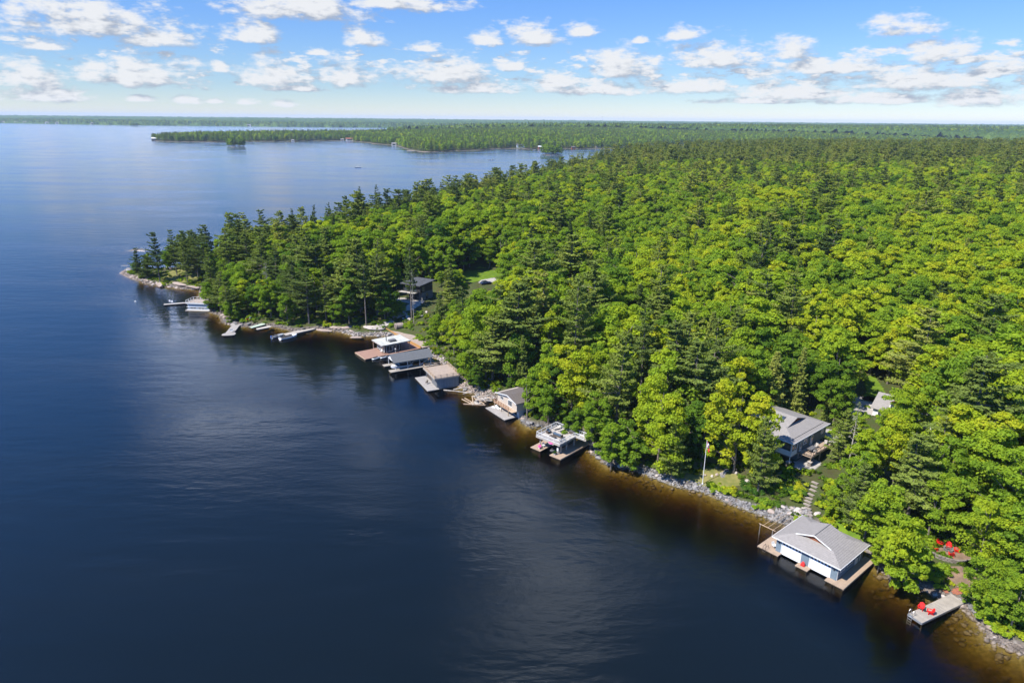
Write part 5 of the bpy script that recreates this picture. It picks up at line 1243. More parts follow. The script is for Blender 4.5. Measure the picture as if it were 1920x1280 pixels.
railing(t, [((0.85, 1.05), (7.45, 1.05)), ((7.45, 1.05), (7.45, 6.4)), ((0.85, 1.05), (0.85, 8.05)), ((0.85, 8.05), (7.45, 8.05)), ((7.5, 6.45), (9.9, 6.45)), ((7.5, 8.05), (9.9, 8.05))], 3.26, 1.0, WHITE, 2, 0.035, 1.6, 2.5)
MB().box(7.56, 10.4, 6.4, 8.1, 3.10, 3.25).build('gangway', PALEDECK, t)
m = MB(); m.extr([(6.6, 2.2, 0.52), (6.6, 2.9, 0.52), (6.6, 2.9, 2.6), (6.6, 2.2, 2.6)], (0.08, 0, 0)); m.build('boat_lift_panel', PALEDECK, t)
def pw(x, y, z=3.26): c = pworld(x, y); return (c[0], c[1], z)
lo = lounger('pale sun lounger on the railed sun deck, left of the pair', pw(2.2, 6.8), PRZ-0.35, 'pale loungers on the sun deck'); dup(lo, pw(3.5, 6.9), PRZ-0.2, 'pale sun lounger on the railed sun deck, right of the pair')
def sofa(label, loc, rz, L):
    q = thing('garden_sofa', label, 'sofa', loc, rz)
    MB().box(-L/2, L/2, -.4, .4, 0.08, 0.40).build('frame', DARKWOOD, q); MB().box(-L/2+.1, L/2-.1, -.38, .22, 0.405, 0.55).build('seat_cushion', BLUEFAB, q, bevel=.05); MB().box(-L/2+.1, L/2-.1, .22, .42, 0.405, 0.92).build('back_cushion', BLUEFAB, q, bevel=.05)
    for s in (-1, 1): MB().box(s*(L/2-.08)-.08, s*(L/2-.08)+.08, -.4, .4, 0.405, 0.68).build('armrest', DARKWOOD, q)
    return q
sofa('long blue-grey garden sofa in the middle of the railed sun deck', pw(4.6, 4.0), PRZ+math.pi, 2.3); sofa('single blue-grey garden armchair at the left rail of the sun deck', pw(2.0, 3.9), PRZ+1.4, 0.95)
q = thing('coffee_table', 'low dark coffee table in front of the blue-grey garden sofa', 'table', pw(4.2, 2.7), PRZ); MB().box(-.8, .8, -.35, .35, .36, .42).build('top', DARKWOOD, q); [MB().box(x-.05, x+.05, y-.05, y+.05, 0, .36).build('leg', DARKWOOD, q) for x in (-.7, .7) for y in (-.28, .28)]
dc = deck_chair(GREYFAB, 'dark patio chair by the front right corner post of the sun deck', pw(6.7, 2.2), PRZ-1.5, 'dark chairs on the sun deck'); dup(dc, pw(6.6, 3.3), PRZ-1.7, 'dark patio chair behind the one at the front right corner of the sun deck')
q = thing('storage_bench', 'dark wicker storage bench against the back rail of the sun deck', 'bench', pw(6.2, 7.2), PRZ); MB().box(-.75, .75, -.35, .35, 0.04, .62).build('box', DARKWOOD, q, bevel=.03); MB().box(-.78, .78, -.38, .38, .625, .70).build('lid', GREYFAB, q)
planter('white pot of pink flowers on the left dock under the sun deck', pw(1.9, .9, .5), PINK); planter('white pot with a dark plant on the right dock of the boat port', pw(6.2, .9, .5), LEAF)
q = thing('flower_box', 'pink flower box hanging under the front edge of the sun deck', 'flower box', pw(5.3, .78, 2.72), PRZ); MB().box(-.7, .7, -.14, .14, 0, .22).build('box', PALEDECK, q); me = shrub_mesh(733, .5, 240); me.materials.clear(); me.materials.append(PINK); o_ = link('flowers', me, q, (0, 0, .12)); o_.scale = (1.5, .5, .6)
q = thing('patio_chair', 'white patio chair on the left dock under the sun deck', 'chair', pw(2.1, 2.2, .5), PRZ+1.2); MB().box(-.27, .27, -.27, .27, .4, .46).build('seat', WHITE, q); MB().box(-.27, .27, .24, .30, .46, .95).build('backrest', WHITE, q); [MB().box(x-.03, x+.03, y-.03, y+.03, 0, .4).build('leg', WHITE, q) for x in (-.23, .23) for y in (-.23, .23)]
q = thing('notice_board', 'small white notice on the front right post of the boat port', 'sign', pw(6.6, 1.5, 1.3), PRZ); MB().box(-.22, .22, -.06, -.02, 0, .7).build('panel', WHITE, q)
jetski('dark jet ski parked between the two dock fingers under the sun deck', pw(4.3, 3.6, .12), PRZ+1.57, GREYFAB, None)
boat('dark covered boat under the back of the sun deck', pw(4.2, 7.6, .1), PRZ-1.57, 5.0, 2.0, HULLGREY, BLACKFAB, None)

# ================================================================== beige cabin and its grey dock
e0 = (-6.6, 159.6); eu = (0.56, -0.828); ERZ = math.atan2(eu[1], eu[0])
t = thing('cabin', 'beige waterside cabin with a low brown roof and white-trimmed windows', 'cabin', (e0[0], e0[1], 0), ERZ)
MB().box(0.8, 9.4, 3.2, 9.2, 2.0, 4.3).build('wall', BEIGESIDE, t); MB().box(1.0, 9.2, 4.0, 9.0, -1.0, 1.99).build('lower_wall', PALEBLUE, t)
MB().extr([(0.8, 3.2, 4.3), (9.4, 3.2, 4.3), (5.8, 3.2, 5.05)], (0, 6.0, 0)).build('gable', BEIGESIDE, t)
for a, b_ in (((.4, 4.2), (5.8, 5.22)), ((9.8, 4.2), (5.8, 5.22))):
    MB().slab([(a[0], 2.7, a[1]), (b_[0], 2.7, b_[1]), (b_[0], 9.7, b_[1]), (a[0], 9.7, a[1])], .14).build('roof_slope', ROOFBROWN, t)
m = MB(); m.extr([(.36, 2.64, 4.05), (.36, 2.64, 4.24), (5.8, 2.64, 5.27), (5.8, 2.64, 5.05)], (0, .06, 0)); m.extr([(9.84, 2.64, 4.05), (9.84, 2.64, 4.24), (5.8, 2.64, 5.27), (5.8, 2.64, 5.05)], (0, .06, 0)); m.build('fascia', WHITE, t)
win(t, '-y', 3.2, 2.1, 3.5, 2.9, 3.9, .1); win(t, '-y', 3.2, 5.6, 7.4, 2.4, 4.0, .12); win(t, '-y', 4.0, 5.6, 8.6, .3, 1.7, .1, 1)
MB().box(.9, 9.3, 1.9, 3.2, 1.86, 1.98).build('balcony', TIMBER, t); railing(t, [((.95, 1.96), (7.6, 1.96))], 1.98, .9, RUST, 2, .04, 1.1)
[MB().box(x-.08, x+.08, 2.0, 2.16, .4, 1.86).build('balcony_post', TIMBER, t) for x in (1.1, 4.2, 7.4)]
MB().tube((7.2, 8.2, 4.6), (7.2, 8.2, 6.6), .07).build('stove_pipe', WHITE, t)
t = thing('cabin_dock', 'low grey weathered dock in front of the beige cabin', 'dock', (e0[0], e0[1], 0), ERZ)
MB().box(0, 8.9, 0, 3.3, .26, .4).build('deck', GREYDECK_X, t); m = MB(); m.box(.1, 8.8, .1, 3.2, -.1, .255); [m.tube((x, .4, -3), (x, .4, 0), .14) for x in (.5, 3, 6, 8.5)]; m.build('crib', CRIBDARK, t)
c = bworld(1.9, 2.2, e0, eu); r = np.random.RandomState(8)
q = thing('sack_pile', 'white sacks heaped on the grey dock by the beige cabin', 'sacks', (c[0], c[1], .4), ERZ); m = MB()
for k in range(7): x, y = r.randn()*.5, r.randn()*.3; m.loft([[(x-.4, y-.25, .0), (x+.4, y-.25, .0), (x+.4, y+.25, 0), (x-.4, y+.25, 0)], [(x-.42, y-.27, .14), (x+.42, y-.25, .14), (x+.42, y+.27, .14), (x-.42, y+.25, .14)], [(x-.25, y-.12, .28), (x+.25, y-.12, .28), (x+.25, y+.12, .28), (x-.25, y+.12, .28)]])
m.build('sacks', WHITE, q)

# ================================================================== broken timber dock and driftwood
def plank(label, p0, p1, w_, th, z0_, z1_, mat, group=None, name='drift_log', cat='log'):
    a = at(*p0, z0_); b_ = at(*p1, z1_); L = np.linalg.norm(b_-a); q = thing(name, label, cat, (a[0], a[1], z0_), math.atan2(b_[1]-a[1], b_[0]-a[0]), group)
    m = MB(); r_ = math.asin((z1_-z0_)/L)
    if name == 'drift_log': m.path([(0, 0, 0), (L*.5*math.cos(r_), .08*w_*6, (z1_-z0_)*.5+.02), (L*math.cos(r_), 0, z1_-z0_)], w_, w_*.75, 7)
    else: m.box(0, L, -w_, w_, -th, th, Matrix.Rotation(-r_, 4, 'Y'))
    m.build('wood', mat, q); return q
plank('longest pale drift log lying along the water right of the plank boathouse', (832,731),(878,736), .16, 0, .12, .3, DEADWOOD)
plank('pale drift log sloping up the stones behind the longest log', (850,730),(902,722), .17, 0, .2, .9, DEADWOOD)
plank('drift log on top of the stone heap left of the beige cabin', (868,738),(886,735), .13, 0, .3, .5, DEADWOOD)
for lab, a, b_, zz in (('outer beam of the broken dock, lowest in the water', (869,757),(910,759), (.12, .18)), ('left beam of the broken dock, pointing at the lake', (866,748),(884,757), (.5, .2)), ('tilted beam of the broken dock beside the left one', (871,746),(889,756), (.7, .25)), ('upright stub beam standing out of the broken dock', (885,742),(887,755), (1.3, .2)), ('inner beam of the broken dock, nearest the stones', (889,746),(908,757), (.9, .3))):
    plank(lab, a, b_, .12, .09, zz[0], zz[1], TIMBER, 'beams of the broken dock', 'broken_beam', 'beam')
patch('plank_raft', [tuple(at(*p, .1)[:2]) for p in ((882,755),(894,750),(904,757),(890,758))], PALEDECK, 3.0) if False else None
q = thing('broken_dock', 'tilted panel of pale boards left over from the broken dock', 'dock', tuple(at(893, 755, .15)), 0.4); MB().box(-1.3, 1.3, -.8, .8, -.1, .06, Matrix.Rotation(.12, 4, 'X')).build('boards', PALEDECK, q); MB().box(-1.3, 1.3, -.6, -.45, -.3, -.1, Matrix.Rotation(.12, 4, 'X')).build('beam', TIMBER, q)
r = np.random.RandomState(9)
for k in range(30):
    a = at(888+r.rand()*40, 738+r.rand()*16+0, .7); 
    plank(['grey stick','short pale log','split board','thin brown branch'][k % 4]+' in the driftwood heap left of the beige cabin', (886+r.rand()*44, 738+r.rand()*14), (890+r.rand()*44, 740+r.rand()*14), .09+.08*r.rand(), 0, .25+.5*r.rand(), .4+.7*r.rand(), DEADWOOD if k % 3 else TIMBER, 'driftwood heap by the beige cabin')

# ================================================================== plank boathouse with roof deck
g0 = (-25.2, 180.9); gu = (0.43, -0.903); GRZ = math.atan2(gu[1], gu[0])
t = thing('boathouse', 'grey plank boathouse whose flat tan top is a railed deck', 'boathouse', (g0[0], g0[1], 0), GRZ)
m = MB(); m.box(9.3, 9.5, .9, 7.2, -.3, 2.9); m.box(.2, .4, .9, 7.2, -.3, 2.9); m.box(.4, 9.3, 7.0, 7.2, -.3, 2.9); m.box(5.2, 9.3, .9, 1.1, -.3, 2.9); m.build('wall', GREYSIDE, t)
MB().box(.3, 5.1, 1.2, 1.3, .4, 2.7).build('door', DARKWOOD, t)
MB().box(0, 9.8, 0.2, 7.4, 2.95, 3.15).build('roof_deck', TANDECK, t); m = MB(); m.box(-.05, 9.85, .14, .2, 2.8, 3.17); m.box(9.8, 9.86, .2, 7.4, 2.8, 3.17); m.build('fascia', GREYDECK_X, t)
railing(t, [((.05, .26), (9.7, .26)), ((.05, .3), (.05, 7.3)), ((9.74, .3), (9.74, 7.3)), ((.1, 7.34), (9.7, 7.34))], 3.15, 1.0, TIMBER, 3, .06, 1.6)
t = thing('dock', 'pale grey dock in front of the plank boathouse with roof deck', 'dock', (g0[0], g0[1], 0), GRZ)
MB().box(-.4, 10.6, -2.2, 1.2, .26, .4).build('deck', GREYDECK_X, t); m = MB(); m.box(-.3, 10.5, -2.1, 1.1, -.1, .255); m.build('crib', CRIBDARK, t)
c = bworld(5.5, -.7, g0, gu); deck_chair(DARKWOOD, 'brown chair on the pale dock of the plank boathouse', (c[0], c[1], .4), GRZ+.5)

# ================================================================== gabled boat shelter
s0 = (-37.2, 191.3); su = (0.49, -0.872); SRZ = math.atan2(su[1], su[0])
t = thing('boat_shelter', 'open boat shelter under a long dark grey gabled roof', 'boat shelter', (s0[0], s0[1], 0), SRZ)
for a in (0, 1):
    xx = -.2 if a == 0 else 6.6
    MB().slab([(xx, -.2, 2.75), (3.2, -.2, 4.45), (3.2, 12.2, 4.45), (xx, 12.2, 2.75)], .14).build('roof_slope', ROOFDARK, t)
MB().extr([(.1, .1, 2.7), (6.3, .1, 2.7), (3.2, .1, 4.25)], (0, .1, 0)).build('gable', WHITE, t); MB().extr([(.1, 11.8, 2.7), (6.3, 11.8, 2.7), (3.2, 11.8, 4.25)], (0, .1, 0)).build('gable', WHITE, t)
m = MB(); m.box(.05, .2, .2, 11.8, 2.5, 2.7); m.box(6.2, 6.35, .2, 11.8, 2.5, 2.7); m.build('beam', DARKWOOD, t)
for x in (.2, 6.2):
    for y in (.5, 4.2, 8, 11.5): MB().box(x-.08, x+.08, y-.08, y+.08, .4, 2.5).build('post', WHITE, t)
m = MB(); m.tube((6.2, 8, .6), (6.2, 10.8, 2.4), .05); m.tube((6.2, 4.3, .6), (6.2, 6.2, 2.4), .05); m.build('brace', WHITE, t)
t = thing('dock', 'two-fingered grey dock under the gabled boat shelter', 'dock', (s0[0], s0[1], 0), SRZ)
for x0, x1 in ((-.2, 1.7), (5.3, 7.4)):
    MB().box(x0, x1, -1.4, 12, .28, .4).build('dock_finger', GREYDECK, t); MB().box(x0+.1, x1-.1, -1.3, 11.9, -.4, .275).build('crib', CRIBDARK, t)
MB().box(1.7, 5.3, 10.6, 12, .28, .4).build('back_deck', GREYDECK, t)
c = bworld(3.5, 3.2, s0, su); boat('pale runabout with dark canopy moored under the gabled shelter', (c[0], c[1], .1), SRZ-1.57, 6.5, 2.3, HULLWHITE, BLACKFAB, DARKMETAL)
c = bworld(4.0, 12.6, s0, su); q = thing('stone_wall', 'low stone wall behind the gabled boat shelter', 'wall', (c[0], c[1], 0), SRZ); m = MB(); [m.box(k*.7-1, k*.7-.35, -.3, .3, -.4, .9+.15*math.sin(k*2)) for k in range(9)]; m.build('stones', STONE, q, bevel=.06)

# ================================================================== white flat-roofed boathouse, red dock, walkway, sauna
f0 = (-44.1, 205.5); fu = (0.58, -0.815); FRZ = math.atan2(fu[1], fu[0])
def fw(x, y, z=0): c = bworld(x, y, f0, fu); return (c[0], c[1], z)
t = thing('boathouse', 'flat-roofed boathouse with white roof and dark glassed walls', 'boathouse', (f0[0], f0[1], 0), FRZ)
MB().box(-.2, 7.3, -.2, 9.6, 3.15, 3.35).build('roof', ROOFWHITE, t); m = MB(); m.box(-.26, 7.36, -.26, -.2, 3.05, 3.37); m.box(7.3, 7.36, -.2, 9.6, 3.05, 3.37); m.box(-.26, -.2, -.2, 9.6, 3.05, 3.37); m.build('fascia', PALEDECK, t)
m = MB(); m.box(.9, 6.6, 1.0, 6.4, .5, 3.14); m.build('wall', BLACKSIDE, t)
win(t, '-y', 1.0, 1.1, 3.6, .8, 2.7, .1, 2); win(t, '-y', 1.0, 3.9, 6.4, .8, 2.7, .1, 2); win(t, '+x', 6.6, 1.4, 3.6, .8, 2.7, .1, 1); win(t, '+x', 6.6, 4.0, 6.0, .8, 2.7, .1, 1)
for x in (.1, 6.9):
    for y in (.1, 4.6, 9.3): MB().box(x-.09, x+.09, y-.09, y+.09, .5, 3.15).build('post', TIMBER, t)
o_ = MB().box(4.0, 5.6, 3.3, 5.6, 3.36, 3.95).build('roof_cabinet', GREYFAB, t, bevel=.1); MB().tube((3.6, 3.0, 3.35), (3.6, 3.0, 5.6), .13, .13, 10).build('chimney', DARKMETAL, t); MB().tube((3.6, 3.0, 5.6), (3.6, 3.0, 5.85), .2, .2, 10).build('chimney_cap', DARKMETAL, t)
t = thing('dock', 'broad red-brown dock platform in front of the white flat-roofed boathouse', 'dock', (f0[0], f0[1], 0), FRZ)
MB().box(.4, 8.3, -6.3, .0, .38, .5).build('deck', REDDECK, t); MB().box(-.1, 8.3, .004, 12.5, .376, .496).build('side_deck', REDDECK, t); MB().box(.5, 8.2, -6.2, 12.4, -.3, .37).build('crib', CRIBDARK, t); MB().box(.4, 8.3, -6.36, -6.3, .2, .52).build('edge_board', TIMBER, t)
jk = jetski('grey jet ski tied to the red-brown dock, the outer one', fw(8.9, -2.9, .1), FRZ+1.57, HULLGREY, 'jet skis at the red-brown dock'); dup(jk, fw(9.3, -.4, .1), FRZ+1.4, 'grey jet ski tied to the red-brown dock, the one nearer the glass walls')
deck_chair(WHITE, 'white chair under the front eave of the white flat-roofed boathouse', fw(5.2, .4, .5), FRZ+.4)
q = thing('potted_lamp', 'white globe lamp on the side deck of the white flat-roofed boathouse', 'lamp', fw(7.8, 4.0, .5), 0); MB().tube((0, 0, 0), (0, 0, 1.0), .05).build('post', WHITE, q); MB().lathe((0, 0, 1.0), [(.08, 0), (.22, .14), (.22, .26), (.06, .4)], 10).build('globe', WHITE, q)
wz = 1.0
t = thing('boardwalk', 'pale boardwalk on the bank behind the white flat-roofed boathouse', 'boardwalk', (at(735, 622, wz)[0], at(735, 622, wz)[1], 0), math.atan2(-0.80, 0.60))
MB().box(-2, 21, 0, 4.0, wz-.1, wz+.1).build('deck', TANDECK, t); MB().box(-4.5, 20, -.25, 0, wz-.5, wz+.28).build('kerb', ORANGEWOOD, t); MB().box(-1.8, 20.8, .1, 3.9, -1.5, wz-.105).build('crib', CRIBDARK, t)
sp_ = at(748, 616, 1.3); t = thing('barrel_sauna', 'round wooden barrel sauna lying on the pale boardwalk', 'sauna', (sp_[0], sp_[1], 1.1), 0.5)
def ring(x, r, n=18): return [(x, r*math.cos(a), 1.15+r*math.sin(a)) for a in np.linspace(0, 6.283, n, endpoint=False)]
MB().loft([ring(-1.3, 1.1), ring(1.3, 1.1)]).build('barrel', M('sauna_staves', (0.34, .27, .22), (.26, .2, .165), 2, .8, pattern='boards', axis=2, width=.16, gap=.4), t)
for x in (-.9, .9):
    MB().loft([ring(x-.03, 1.13), ring(x+.03, 1.13)]).build('hoop', DARKMETAL, t)
    MB().box(x-.12, x+.12, -.8, .8, 0, .3).build('cradle', DARKWOOD, t)
MB().box(-1.36, -1.3, -.35, .35, .3, 1.9).build('door', DARKWOOD, t); MB().tube((.6, 0, 2.2), (.6, 0, 2.9), .09).build('chimney', DARKMETAL, t)
patch('rock_path', gp((700,612),(712,618),(745,598),(772,583),(790,572),(780,566),(755,582),(725,600)), CONCRETE, .07, .35)

# ================================================================== black modern house
kA = (-41.0, 250.0); ku = (0.86, -0.51); KRZ = math.atan2(ku[1], ku[0]); kz = gz(-36, 251)
t = thing('house', 'black modern two-storey house with a flat overhanging roof and tall windows', 'house', (kA[0], kA[1], kz), KRZ)
MB().box(0, 8, 0, 7.5, 3.0, 6.0).build('upper_wall', BLACKSIDE, t); MB().box(1.2, 8, 1.4, 7.5, -1.5, 2.995).build('lower_wall', M('grey_block_wall', (.16, .165, .17), (.12, .125, .13), 2, .85), t)
MB().slab([(-.7, -1.0, 6.1), (8.7, -1.0, 6.1), (8.7, 8.3, 6.75), (-.7, 8.3, 6.75)], .28).build('roof', ROOFBLACK, t)
MB().box(-.9, 6.4, -1.8, -.005, 2.85, 3.02).build('balcony', CONCRETE, t)
for x0, x1 in ((.4, 2.2), (2.5, 4.6), (4.9, 6.4)): win(t, '-y', 0, x0, x1, 3.2, 5.6, .07, 1, DARKMETAL)
win(t, '-y', 1.4, 1.6, 3.6, .1, 2.5, .08, 1, DARKMETAL); win(t, '-y', 1.4, 4.0, 6.2, .1, 2.5, .08, 1, DARKMETAL); win(t, '+x', 8, 1.0, 2.6, 3.3, 5.4, .08, 0, DARKMETAL); win(t, '+x', 8, 3.2, 4.6, .3, 2.4, .08, 0, DARKMETAL)
for x in (-.7, 3, 6.2): MB().box(x-.09, x+.09, -1.7, -1.52, -1.2, 2.85).build('balcony_post', DARKMETAL, t)
patch('house_terrace', [bworld(*p, kA, ku) for p in ((-2, -4.2), (9, -5), (10.5, -2), (9, 1.2), (0, 1.2), (-2.5, -1))], CONCRETE, .1)
cp = gpx(911, 533); t = thing('parked_car', 'dark blue car parked at the edge of the pale parking area', 'car', (cp[0], cp[1], cp[2]+.08), 0.5)
CARBLUE = M('dark_blue_car_paint', (.02, .035, .09), (.025, .04, .10), 1, .25)
m = MB(); m.loft([[(x, -.85, .35), (x, .85, .35), (x, .88, z_-.1), (x, .7, z_), (x, -.7, z_), (x, -.88, z_-.1)] for x, z_ in ((-2.2, .85), (-1.9, .95), (0, 1.0), (1.2, .95), (2.2, .75))]); m.build('body', CARBLUE, t)
m = MB(); m.loft([[(x, -w_, 0.95), (x, w_, 0.95), (x, w_*.82, z_), (x, -w_*.82, z_)] for x, w_, z_ in ((-1.9, .7, 1.0), (-1.4, .75, 1.45), (0.1, .75, 1.5), (.95, .7, 1.0))]); m.build('cabin', GLASS, t)
for x in (-1.35, 1.35):
    for y in (-.8, .8): MB().tube((x, y-.1, .33), (x, y+.1, .33), .33, .33, 14).build('wheel', DARKMETAL, t)

# ================================================================== left shore: slab dock, boats, jetty, boards
p = at(545, 622, .3); q_ = at(640, 612, .3)
t = thing('dock', 'low pale slab dock along the rocks behind the white runabout', 'dock', (at(536, 629, .3)[0], at(536, 629, .3)[1], 0), math.atan2(*(at(590, 617, .3)-at(536, 629, .3))[[1, 0]]))
L_ = float(np.linalg.norm((at(592, 617, .3)-at(536, 629, .3))[:2])); MB().box(0, L_, 0, 2.4, .12, .36).build('deck', PALEDECK, t); MB().box(.1, L_-.1, .1, 2.3, -1.4, .115).build('crib', CRIBDARK, t)
drz = math.atan2(*(at(590, 617, .3)-at(536, 629, .3))[[1, 0]])
b1 = at(541, 633.5, .1); boat('white runabout with a black cockpit cover, tied to the slab dock', (b1[0], b1[1], .1), drz, 6.2, 2.3, HULLWHITE, BLACKFAB, None)
b2 = at(521, 632, .1); boat('small grey open boat with blue motor, outside the white runabout', (b2[0], b2[1], .1), drz+.1, 4.6, 1.9, HULLGREY, None, BLUEPLASTIC, windscreen=False)
j0 = at(427, 629, .4); j1 = at(447, 604, .4); JRZ = math.atan2(j1[1]-j0[1], j1[0]-j0[0]); JL = float(np.linalg.norm((j1-j0)[:2]))
t = thing('jetty', 'long grey jetty with a rounded outer end on the left shore', 'jetty', (j0[0], j0[1], 0), JRZ)
MB().slab([(0, -1.4, .5), (.3, -2.1, .5), (2.2, -2.2, .5), (3.2, -1.35, .5), (JL, -1.35, .5), (JL, 1.35, .5), (2.6, 1.35, .5), (2.0, 2.1, .5), (.4, 2.1, .5), (-.2, 1.1, .5)], .14).build('deck', GREYDECK_X, t); MB().box(.3, JL, -1.2, 1.2, -1.5, .355).build('crib', CRIBDARK, t)
MB().box(JL-4, JL+1.5, -2.0, 2.0, .35, .51).build('landing', GREYDECK_X, t)
def jw(x, y, z=.5): c_, s_ = math.cos(JRZ), math.sin(JRZ); return (j0[0]+c_*x-s_*y, j0[1]+s_*x+c_*y, z)
jc = deck_chair(WHITE, 'white chair at the outer end of the grey jetty, left one', jw(3.4, -.6), JRZ-.5, 'white chairs on the grey jetty'); dup(jc, jw(4.6, -.8), JRZ+.2, 'white chair on the grey jetty, the one nearer the shore')
q = thing('storage_box', 'dark blue storage box at the shore end of the grey jetty', 'box', jw(JL-1.2, -1.5, .51), JRZ); MB().box(-.8, .8, -.4, .4, 0, .6).build('box', NAVY, q, bevel=.04); MB().box(-.83, .83, -.43, .43, .605, .7).build('lid', NAVY, q)
pr = gpx(464, 601); dup(ad, (pr[0], pr[1], pr[2]), 3.6, 'red Adirondack chair on the grass above the grey jetty'); pr = gpx(469, 598); deck_chair(WHITE, 'white chair beside the red one above the grey jetty', (pr[0], pr[1], pr[2]), 3.9)
for (p0, p1, mt, lab) in (((470, 614), (497, 607), M('pale_green_board', (.36, .42, .34), (.3, .36, .28), 2, .6), 'pale green board lying on the shore right of the grey jetty'), ((481, 617), (509, 612), PALEDECK, 'pale plank ramp at the waterline right of the grey jetty')):
    a = at(*p0, .5); b_ = at(*p1, .7); q = thing('ramp' if 'ramp' in lab else 'paddle_board', lab, 'ramp' if 'ramp' in lab else 'board', (a[0], a[1], .55), math.atan2(b_[1]-a[1], b_[0]-a[0])); L_ = float(np.linalg.norm((b_-a)[:2]))
    MB().slab([(0, -.9, 0), (L_*.9, -1.1, .3), (L_, 0, .3), (L_*.9, 1.1, .3), (0, .9, 0)], .12).build('board', mt, q); MB().box(.3, L_*.8, -.06, .06, -.8, -.13).build('bearer', DARKWOOD, q)
# railed boathouse near the tip and its dock
h0 = at(350.5, 583, 0); h1 = at(378, 584, 0); HZ2 = math.atan2(h1[1]-h0[1], h1[0]-h0[0])
t = thing('boathouse', 'white-banded boathouse with a railed roof terrace near the rocky tip', 'boathouse', (h0[0], h0[1], 0), HZ2)
MB().box(.3, 8.5, .5, 5, -1, 2.9).build('wall', PALEBLUE, t); MB().box(0, 9, 0, 5.4, 3.0, 3.2).build('roof_terrace', TANDECK, t); m = MB(); m.box(-.05, 9, .1, .45, .5, .68); m.box(-.05, 9, .2, .45, 1.45, 1.6); m.box(-.06, 9.05, -.06, 0, 2.85, 3.22); m.build('white_band', WHITE, t)
MB().box(-.3, 9, -.7, .09, .2, .4).build('dock_edge', PALEDECK, t); railing(t, [((.05, .06), (8.9, .06)), ((.05, .1), (.05, 5.3)), ((.1, 5.3), (8.9, 5.3))], 3.2, 1.0, WHITE, 2, .06, 1.5)
win(t, '-y', .5, 1.2, 3.6, .8, 1.4, .08, 1); win(t, '-y', .5, 4.4, 6.8, .8, 1.4, .08, 1)
d0 = at(307, 571, .4); d1 = at(352, 567.5, .4); t = thing('dock', 'narrow white-edged dock reaching left from the railed boathouse at the tip', 'dock', (d0[0], d0[1], 0), math.atan2(d1[1]-d0[1], d1[0]-d0[0])); L_ = float(np.linalg.norm((d1-d0)[:2])); MB().box(0, L_, -.8, .8, .38, .5).build('deck', PALEDECK, t); MB().box(.1, L_-.1, -.75, .75, -.2, .375).build('crib', CRIBDARK, t)
wb_ = at(319, 567, .5); deck_chair(WHITE, 'white chair near the outer end of the narrow dock by the tip', (wb_[0], wb_[1], .5), .8, 'white chairs on the narrow dock'); wb_ = at(323, 568, .5); deck_chair(WHITE, 'white chair on the narrow dock by the tip, the one nearer the boathouse', (wb_[0], wb_[1], .5), .5, 'white chairs on the narrow dock')
wb_ = at(318, 568.5, .5)
bu = at(254, 566, 0); t = thing('mooring_buoy', 'tiny white mooring buoy afloat left of the narrow dock', 'buoy', (bu[0], bu[1], 0), 0); MB().lathe((0, 0, 0), [(.1, -.3), (.35, -.05), (.38, .15), (.25, .4), (.05, .48)], 12).build('float', WHITE, t); MB().lathe((0, 0, .1), [(.385, 0), (.385, .08), (.37, .081)], 12).build('band', BLUEPLASTIC, t)

# navy chairs in the shade by the flagpole
pn = gpx(1263, 881); nv = adirondack(NAVY, 'navy Adirondack chair in the shade left of the flagpole, left of the pair', tuple(pn), -2.2+3.14, 'navy chairs by the flagpole'); pn = gpx(1273, 882); dup(nv, tuple(pn), -2.5+3.14, 'navy Adirondack chair in the shade left of the flagpole, right of the pair')
# bank by the little dock
patch('mulch_bed', gp((1766,1108),(1772,1102),(1780,1106),(1776,1112)), MULCH, .08, .3); patch('mulch_bed', gp((1784,1109),(1790,1102),(1802,1102),(1808,1108),(1800,1114),(1790,1114)), MULCH, .08, .3)
patch('bare_slope', gp((1735,1060),(1760,1066),(1800,1060),(1830,1085),(1815,1110),(1790,1100),(1760,1085),(1720,1075)), EARTH, .06, .4)

# ================================================================== rocks
def rock_mesh(seed, flat=0.7, mat=None):
    r = np.random.RandomState(seed); bm = bmesh.new(); bmesh.ops.create_icosphere(bm, subdivisions=2, radius=0.5)
    ph = r.rand(9)*6.28; d = r.randn(6, 3); d /= np.linalg.norm(d, axis=1, keepdims=True)
    for v in bm.verts:
        p = np.array(v.co); s = 1+.10*math.sin(4*p[0]+ph[0])+.12*math.sin(5*p[1]+ph[1])+.10*math.sin(6*p[2]+ph[2])
        for k in range(6): s = min(s, (0.42+0.1*((k*7+seed) % 5)/5)/max(1e-3, float(p@d[k])*1.25)) if float(p@d[k]) > .2 else s
        v.co = Vector((p[0]*s*1.15, p[1]*s*0.95, p[2]*s*flat))
    me = bpy.data.meshes.new('boulder'); bm.to_mesh(me); bm.free(); me.materials.append(mat); return me
RM = [rock_mesh(i, .62+.05*(i % 4), [GREYROCK, BROWNROCK, PALESTONE, GREYROCK, PINKROCK, DARKROCK][i % 6]) for i in range(12)]
RMC = ['grey', 'brown', 'pale', 'grey', 'pinkish', 'dark']
SH = np.array(MAIN[4:4+len(SHORE_PX)]); seg = np.linalg.norm(np.diff(SH, axis=0), axis=1); cum = np.concatenate([[0], np.cumsum(seg)])
def shore(s): return np.array([np.interp(s, cum, SH[:, 0]), np.interp(s, cum, SH[:, 1])])
def shore_px(x): i = int(np.argmin([abs(a[0]-x) for a in SHORE_PX])); return cum[i]
def inland(s, d):
    a = shore(s-.5); b_ = shore(s+.5); t_ = (b_-a)/max(1e-6, np.linalg.norm(b_-a)); n_ = np.array([t_[1], -t_[0]]); p = shore(s)
    return p+n_*d if sdist([p+n_*.8], MAIN)[0] > 0 else p-n_*d
r = np.random.RandomState(14); nB = 0
